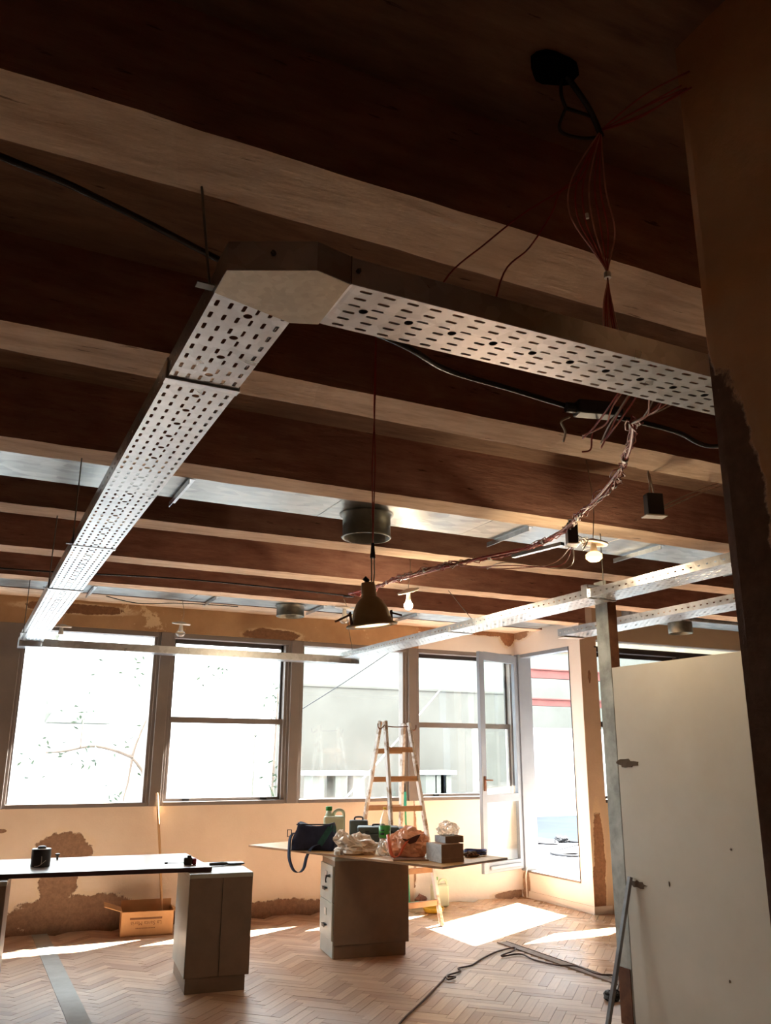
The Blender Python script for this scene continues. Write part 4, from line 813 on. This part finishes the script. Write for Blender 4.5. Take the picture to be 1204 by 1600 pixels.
# wooden stick and cardboard box
ST = tag(MB().tube(spline([(1.92, 8.70, .02), (1.89, 8.85, .6), (1.845, 9.02, 1.215)]), [.013]*13, 8).build('broom_stick', mat('pale broom stick wood', (204, 164, 116), (184, 142, 98), 8, .5, stretch=(1, 1, .2))), 'pale wooden stick standing in the cardboard box, leaning on the window sill', 'stick')
BXo = empty('cardboard_box', (1.75, 8.72, 0), 'open cardboard box with upside-down lettering on the floor by the wall', 'cardboard box')
RBx = rotz(math.radians(-7), (1.525, 8.60, 0)); bw, bd, bh, tt = .46, .30, .205, .006
MB(RBx).box(0, bw, 0, bd, .001, .008).build('bottom', M_CARD, BXo)
FR_ = MB(RBx).box(0, bw, 0, tt, 0, bh).build('front_panel', M_CARD, BXo); MB(RBx).box(0, bw, bd-tt, bd, 0, bh+.06).build('rear_panel', M_CARD, BXo); MB(RBx).box(0, tt, tt, bd-tt, 0, bh).build('side_panel', M_CARD, BXo); MB(RBx).box(bw-tt, bw, tt, bd-tt, 0, bh).build('side_panel', M_CARD, BXo)
b = MB(RBx); b.prism([(0, bh), (-.155, bh+.05), (-.155, bh+.056), (0, bh+.006)], tt, bd-tt, lambda u, v, t: (u, t, v)); b.build('flap', M_CARD, BXo)
b = MB(RBx); b.prism([(bw, bh), (bw+.1, bh-.06), (bw+.1, bh-.054), (bw, bh+.006)], tt, bd-tt, lambda u, v, t: (u, t, v)); b.build('flap', M_CARD, BXo)
b = MB(RBx); b.box(.075, .36, -.0012, .0, bh-.065, bh-.048); b.build('printed_bar', M_INK, FR_)
def text_part(txt, size, M, name, m, parent):
    cu = bpy.data.curves.new(name, 'FONT'); cu.body = txt; cu.size = size; cu.align_x = 'CENTER'; cu.align_y = 'CENTER'; cu.extrude = .0004
    to = bpy.data.objects.new(name, cu); COL.objects.link(to); dg = bpy.context.evaluated_depsgraph_get(); me = bpy.data.meshes.new_from_object(to.evaluated_get(dg))
    COL.objects.unlink(to); bpy.data.objects.remove(to); mb = MB(M); mb.add([v.co for v in me.vertices], [tuple(p.vertices) for p in me.polygons]); bpy.data.meshes.remove(me)
    return mb.build(name, m, parent)
def upside(cx, cz): return RBx @ Matrix.Translation((cx, -.0014, cz)) @ Matrix.Rotation(PI/2, 4, 'X') @ Matrix.Rotation(PI, 4, 'Z')
text_part('La Santa Maria', .047, upside(.22, bh-.095), 'lettering', M_INK, FR_)
b = MB(RBx)
for i in range(13): b.box(.13+i*.0135, .13+i*.0135+.009, -.0012, 0, bh-.142, bh-.134)
b.build('small_print', M_INK, FR_)
# ------------------------------------------------------------------ panel, post, strip, floor cord
PN = empty('partition_panel', (3.97, 3.6, 0), 'tall cream painted partition panel on the right', 'panel')
MB().box(3.93, 3.985, 2.3, 4.585, 0.003, 2.172).build('sheet', M_PANEL, PN, bev=.003)
rr = random.Random(5)
def smear(yc, zc, ly, lz, name='mortar_smear'):
    n_ = 18; poly = []
    for i in range(n_):
        a = 2*PI*i/n_; r = 1+rr.uniform(-.3, .25); poly.append((yc+ly*math.cos(a)*r, zc+lz*math.sin(a)*r))
    return MB().prism(poly, 3.926, 3.931, lambda u, v, t: (t, u, v)).build(name, M_MORTAR, PN)
smear(4.50, 1.548, .095, .026); smear(4.47, .825, .07, .02); smear(4.2, .86, .004, .012, 'scuff'); smear(3.8, .42, .005, .007, 'scuff'); smear(3.7, 1.1, .006, .006, 'scuff')
PO = empty('steel_post', (3.96, 4.65, 0), 'mortar-stained steel stud post at the edge of the cream panel', 'post')
b = MB(); b.box(3.93, 3.935, 4.59, 4.715, 0, 2.78); b.box(3.935, 4.0, 4.71, 4.715, 0, 2.78); b.build('channel', M_POST, PO, bev=.001)
MB().box(3.935, 4.008, 4.588, 4.71, .0, 2.775).build('timber_core', M_RUST, PO, bev=.002); MB().box(3.925, 3.93, 4.60, 4.71, 0, .32).build('rust_patch', M_RUST, PO)
tag(MB().bar((3.74, 4.62, .01), (3.905, 4.515, .865), .028, .022, (1, 0, 0)).build('metal_bar', mat('dull zinc bar', (136, 140, 144), (112, 110, 112), 8, .5, .4), bev=.002), 'dull metal bar leaning against the post and the cream panel', 'bar')
CD_ = empty('floor_cord', (3.5, 6.1, 0), 'long brown flex lying across the parquet with a knot and loops', 'cord')
wire(CD_, [(2.3, 4.8, .008), (2.665, 5.265, .008), (3.017, 5.628, .008), (3.389, 6.024, .008), (3.47, 6.10, .012), (3.52, 6.05, .018), (3.44, 6.02, .016), (3.50, 6.13, .014), (3.66, 6.22, .008), (3.70, 6.31, .008), (3.84, 6.35, .008), (4.0, 6.48, .008), (4.213, 6.63, .008), (4.35, 6.70, .008), (4.50, 6.73, .012), (4.42, 6.62, .014), (4.25, 6.54, .01), (4.25, 6.50, .012), (4.41, 6.50, .012), (4.40, 6.30, .008), (4.454, 6.069, .01), (4.53, 5.92, .024), (4.52, 5.66, .024), (4.60, 5.58, .024), (4.55, 5.45, .024), (4.3, 5.2, .01)], .0065, M_CORD, 'flex', 7, 7)
v_, f_ = crumple(.06, .05, .04, 41, .4, 24); tag(MB(rotz(0, (4.21, 5.13, 0))).add(v_, f_).build('plug_box', M_BLACK), 'black plug at the end of the floor cord beside the post', 'plug')
# ------------------------------------------------------------------ outside
M_TERR = mat('grey terrace screed', (70, 77, 86), (62, 68, 76), 1.4, .9, kind='W', bump=.1); M_CONC = mat('grey neighbour concrete', (108, 104, 97), (98, 94, 87), .9, .95, kind='W'); M_CONL = mat('pale neighbour render', (122, 122, 114), (112, 112, 104), .8, .95, kind='W')
M_WHW = mat('whitewashed wall', (236, 234, 230), (228, 226, 222), 1.2, .9, kind='W'); M_REDB = mat('red painted steel', (128, 70, 62), (114, 60, 54), 3, .6); M_LEAF = mat('dusty grey-green leaves', (66, 82, 62), (54, 70, 50), 5, .6); M_BARK = mat('grey-brown bark', (120, 108, 98), (104, 92, 84), 8, .9)
g = MB(); g.box(-30, 6.4, 9.25, 60, 0, .2); g.box(6.4, 45, 7.95, 60, 0, .2); g.box(11.8, 45, -10, 7.95, 0, .2); tag(g.build('terrace_floor', M_TERR), 'grey terrace floor outside the doorway', kind='structure')
NB = empty('neighbour_building', (9, 17.3, .2), 'grey concrete building wall seen through the windows behind the ladder', 'building')
MB().box(5.9, 11.9, 17, 17.4, .2, 2.98).build('lower_wall', M_CONC, NB); MB().box(5.9, 11.9, 17.03, 17.4, 2.98, 5.6).build('upper_wall', M_CONL, NB); MB().box(5.85, 11.9, 16.97, 17.03, 2.96, 3.0).build('string_course', M_CONC, NB)
for x0, x1, lb in ((6.1, 7.35, 'white concrete bench in front of the grey wall, left one behind the ladder'), (8.55, 9.3, 'white concrete bench in front of the grey wall, right one near the open door')):
    BE = empty('concrete_bench', ((x0+x1)/2, 16, .2), lb, 'bench', 'benches at the grey wall'); MB().box(x0, x1, 15.8, 16.35, 1.2, 1.28).build('slab', M_WHW, BE)
    for x in (x0+.05, (x0+x1)/2-.1, x1-.35): MB().box(x, x+.25, 15.85, 16.3, .2, 1.2).build('pier', M_CONL, BE)
NB2 = empty('neighbour_building', (-3, 20, .2), 'bright white house seen through the left windows', 'building')
MB().box(-16, 5.6, 20, 20.4, .2, 5.2).build('wall', M_WHW, NB2); b = MB(); b.box(1.42, 1.5, 19.9, 20, 2.2, 4.4); b.box(1.6, 1.68, 19.9, 20, 2.2, 4.4); b.build('window_frame', M_CONL, NB2); MB().box(1.7, 4.2, 19.97, 20, 2.5, 4.4).build('pane', M_WHW, NB2)
MB().prism([(1.6, 2.2), (2.9, 2.2), (2.3, 2.42), (1.72, 2.45)], 19.3, 20, lambda u, v, t: (u, t, v)).build('awning', M_CONL, NB2)
PW_ = tag(MB().box(11.95, 19, 17.5, 17.75, .2, 2.23).build('parapet_wall', M_WHW), 'bright white parapet wall across the terrace', 'wall')
NB3 = empty('neighbour_building', (15, 22, .2), 'concrete back building with a cream upper storey behind the white parapet', 'building')
MB().box(11.9, 24.6, 22, 22.4, .2, 4.7).build('lower_wall', M_CONL, NB3); MB().box(11.9, 24.6, 22, 22.4, 4.7, 9).build('upper_storey', mat('cream render', (150, 136, 112), (140, 126, 104), 1, .9, kind='W'), NB3); MB().box(16.0, 17.1, 21.9, 22, 4.75, 6.0).build('window_frame', M_WHW, NB3); MB().box(16.05, 16.9, 21.88, 21.9, 4.85, 5.9).build('pane', mat('blue window film', (70, 150, 196), (60, 138, 184), 3, .3), NB3)
for z0, z1, y, lb in ((2.86, 3.05, 19, 'lower red steel beam over the white parapet'), (3.62, 3.86, 19.3, 'upper red steel beam over the white parapet')):
    E_ = empty('red_beam', (16, y, z0), lb, 'steel beam', 'red steel beams outside'); MB().box(11.9, 24, y, y+.18, z0, z1).build('web', M_REDB, E_); MB().box(11.9, 24, y-.06, y+.24, z1-.03, z1).build('flange', M_REDB, E_); MB().box(12.2, 12.4, y, y+.18, .2, z0).build('column', M_CONL, E_); MB().box(23.5, 23.7, y, y+.18, .2, z0).build('column', M_CONL, E_)
b = MB(); b.bar((14.0, 21.97, 2.95), (14.0, 21.97, 4.2), .13, .03, (0, 1, 0)); b.bar((14.0, 21.97, 4.2), (13.72, 21.97, 3.85), .1, .03, (0, 1, 0)); b.bar((13.72, 21.97, 3.85), (13.78, 21.97, 3.6), .08, .03, (0, 1, 0)); b.build('painted_mark', mat('pale yellow paint', (226, 222, 190), (216, 212, 180), 3, .8), NB3)
CP = empty('clothes_pole', (4.08, 13, .2), 'thin pole holding the dark slanting cable outside the sash window', 'pole'); MB().tube([(4.08, 13, .2), (4.08, 13, 1.86)], .015, 8).build('pole_shaft', M_CONL, CP); MB().lathe([(.03, 1.86), (.03, 1.9), (.0001, 1.91)], (4.08, 13, 0), 8).build('pole_cap', M_CONL, CP)
for i, (p, q, lb) in enumerate((((4.08, 13, 1.84), (5.75, 10.012, 3.45), 'thin dark cable slanting outside the dusty window'), ((4.75, 12.8, .21), (9.8, 16.99, 3.2), 'thin white cable slanting outside the dusty window near its bottom'))):
    tag(MB().tube([Vector(p)+(Vector(q)-Vector(p))*t/8-Vector((0, 0, .05*math.sin(PI*t/8))) for t in range(9)], .007 if i == 0 else .014, 6).build('outdoor_cable', M_BLACK if i == 0 else M_WHITE), lb, 'cable')
SB = empty('neighbour_building', (26, 16, .2), 'tall unseen grey block added to shade the far side of the terrace', 'building')
MB().box(25, 25.5, 6, 26, .2, 14.5).build('wall', M_CONL, SB); MB().box(24.8, 25.6, 5.8, 26.2, 14.5, 14.8).build('roof_edge', M_CONL, SB)  # out-of-view block, added to throw shade over the far terrace
TC = empty('terrace_cord', (8.5, 11.5, .2), 'black cord lying in loops on the terrace beyond the doorway', 'cord')
wire(TC, [(8.3, 11.9, .21), (8.6, 12.3, .21), (8.9, 12.0, .21), (9.2, 12.4, .22), (9.4, 12.0, .21), (9.0, 11.7, .21), (8.4, 11.3, .21), (8.0, 10.9, .21), (8.1, 10.5, .21), (8.3, 10.7, .22), (8.0, 10.8, .21)], .022, M_BLACK, 'flex')
for x, y in ((8.55, 12.2), (9.25, 12.3)):
    v_, f_ = crumple(.13, .1, .06, x, .5, 22); MB(rotz(0, (x, y, .2))).add(v_, f_).build('tangle', M_BLACK, TC)
def tree(base, segs, leaves, label, name='tree', lr=.046, seed=1):
    E_ = empty(name, base, label, 'tree' if name == 'tree' else 'plant'); rd = random.Random(seed)
    for i, (pts, r) in enumerate(segs):
        P = spline(pts, 5); r *= 1.5; MB().tube(P, [r*(1-.6*k/len(P)) for k in range(len(P))], 7).build('trunk' if i == 0 else 'branch', M_BARK, E_, smooth=True)
    b = MB()
    for c_, n_, sp in leaves:
        for k in range(n_):
            p = Vector(c_)+Vector((rd.gauss(0, sp), rd.gauss(0, sp), rd.gauss(0, sp))); d = Vector((rd.uniform(-1, 1), rd.uniform(-1, 1), rd.uniform(-.8, .5))).normalized(); s_ = d.cross(Vector((rd.random(), rd.random(), rd.random()+.1))).normalized()
            b.add([p, p+d*lr+s_*lr*.4, p+d*lr*2.2, p+d*lr-s_*lr*.4], [(0, 1, 2, 3)])
    f_ = b.build('foliage', M_LEAF, E_); f_['kind'] = 'stuff'; return E_
tree((2.51, 13, .2), [([(2.51, 13, .2), (2.50, 13, 1.0), (2.46, 13, 1.3), (2.27, 13, 1.54)], .035), ([(2.27, 13, 1.54), (2.0, 13, 1.64), (1.7, 13.05, 1.69), (1.34, 13, 1.62), (1.1, 13, 1.6)], .02), ([(2.27, 13, 1.54), (2.32, 13, 1.75), (2.44, 13, 2.1)], .018), ([(2.27, 13, 1.54), (2.24, 13, 1.2), (2.19, 13, .9), (2.15, 13, .2)], .014), ([(1.55, 13, 1.66), (1.55, 13, 2.05)], .008)],
     [((1.62, 13, 1.55), 26, .1), ((2.0, 13, 1.68), 8, .08), ((1.15, 13, 1.6), 10, .16), ((.9, 13, 1.45), 10, .1), ((1.55, 13, 2.1), 18, .1), ((2.38, 13, 1.95), 10, .1), ((2.05, 13, 1.05), 16, .08), ((2.35, 13, 1.4), 8, .06), ((2.1, 13, 2.75), 18, .14), ((1.6, 13, 2.6), 6, .12)], 'thin bare-branched tree outside the left fixed window')
tree((4.45, 13.2, .2), [([(4.45, 13.2, .2), (4.47, 13.2, 1.5), (4.5, 13.2, 2.6)], .02)], [((4.5, 13.2, 2.5), 30, .11), ((4.5, 13.2, 2.2), 12, .08), ((4.5, 13.2, 1.45), 16, .08), ((4.5, 13.2, 1.2), 14, .08), ((3.25, 13, 2.75), 8, .1), ((3.42, 13, 2.85), 14, .07)], 'slender shrub outside the sash window beside the window post', seed=4)
AG = empty('spiky_plant', (4.42, 12.6, .2), 'dry spiky plant outside the bottom corner of the sash window', 'plant'); rd = random.Random(9)
for i in range(16):
    a = rd.uniform(0, 2*PI); r = rd.uniform(.05, .28); h_ = rd.uniform(.85, 1.25); MB().tube(spline([(4.40, 12.6, .2), (4.40+r*.3*math.cos(a), 12.6+r*.3*math.sin(a), .2+h_*.6), (4.40+r*math.cos(a), 12.6+r*math.sin(a), .2+h_)], 4), [.02, .02, .018, .018, .015, .014, .01, .006, .002], 5).build('blade_leaf', M_CARD if i % 3 else M_LEAF, AG)
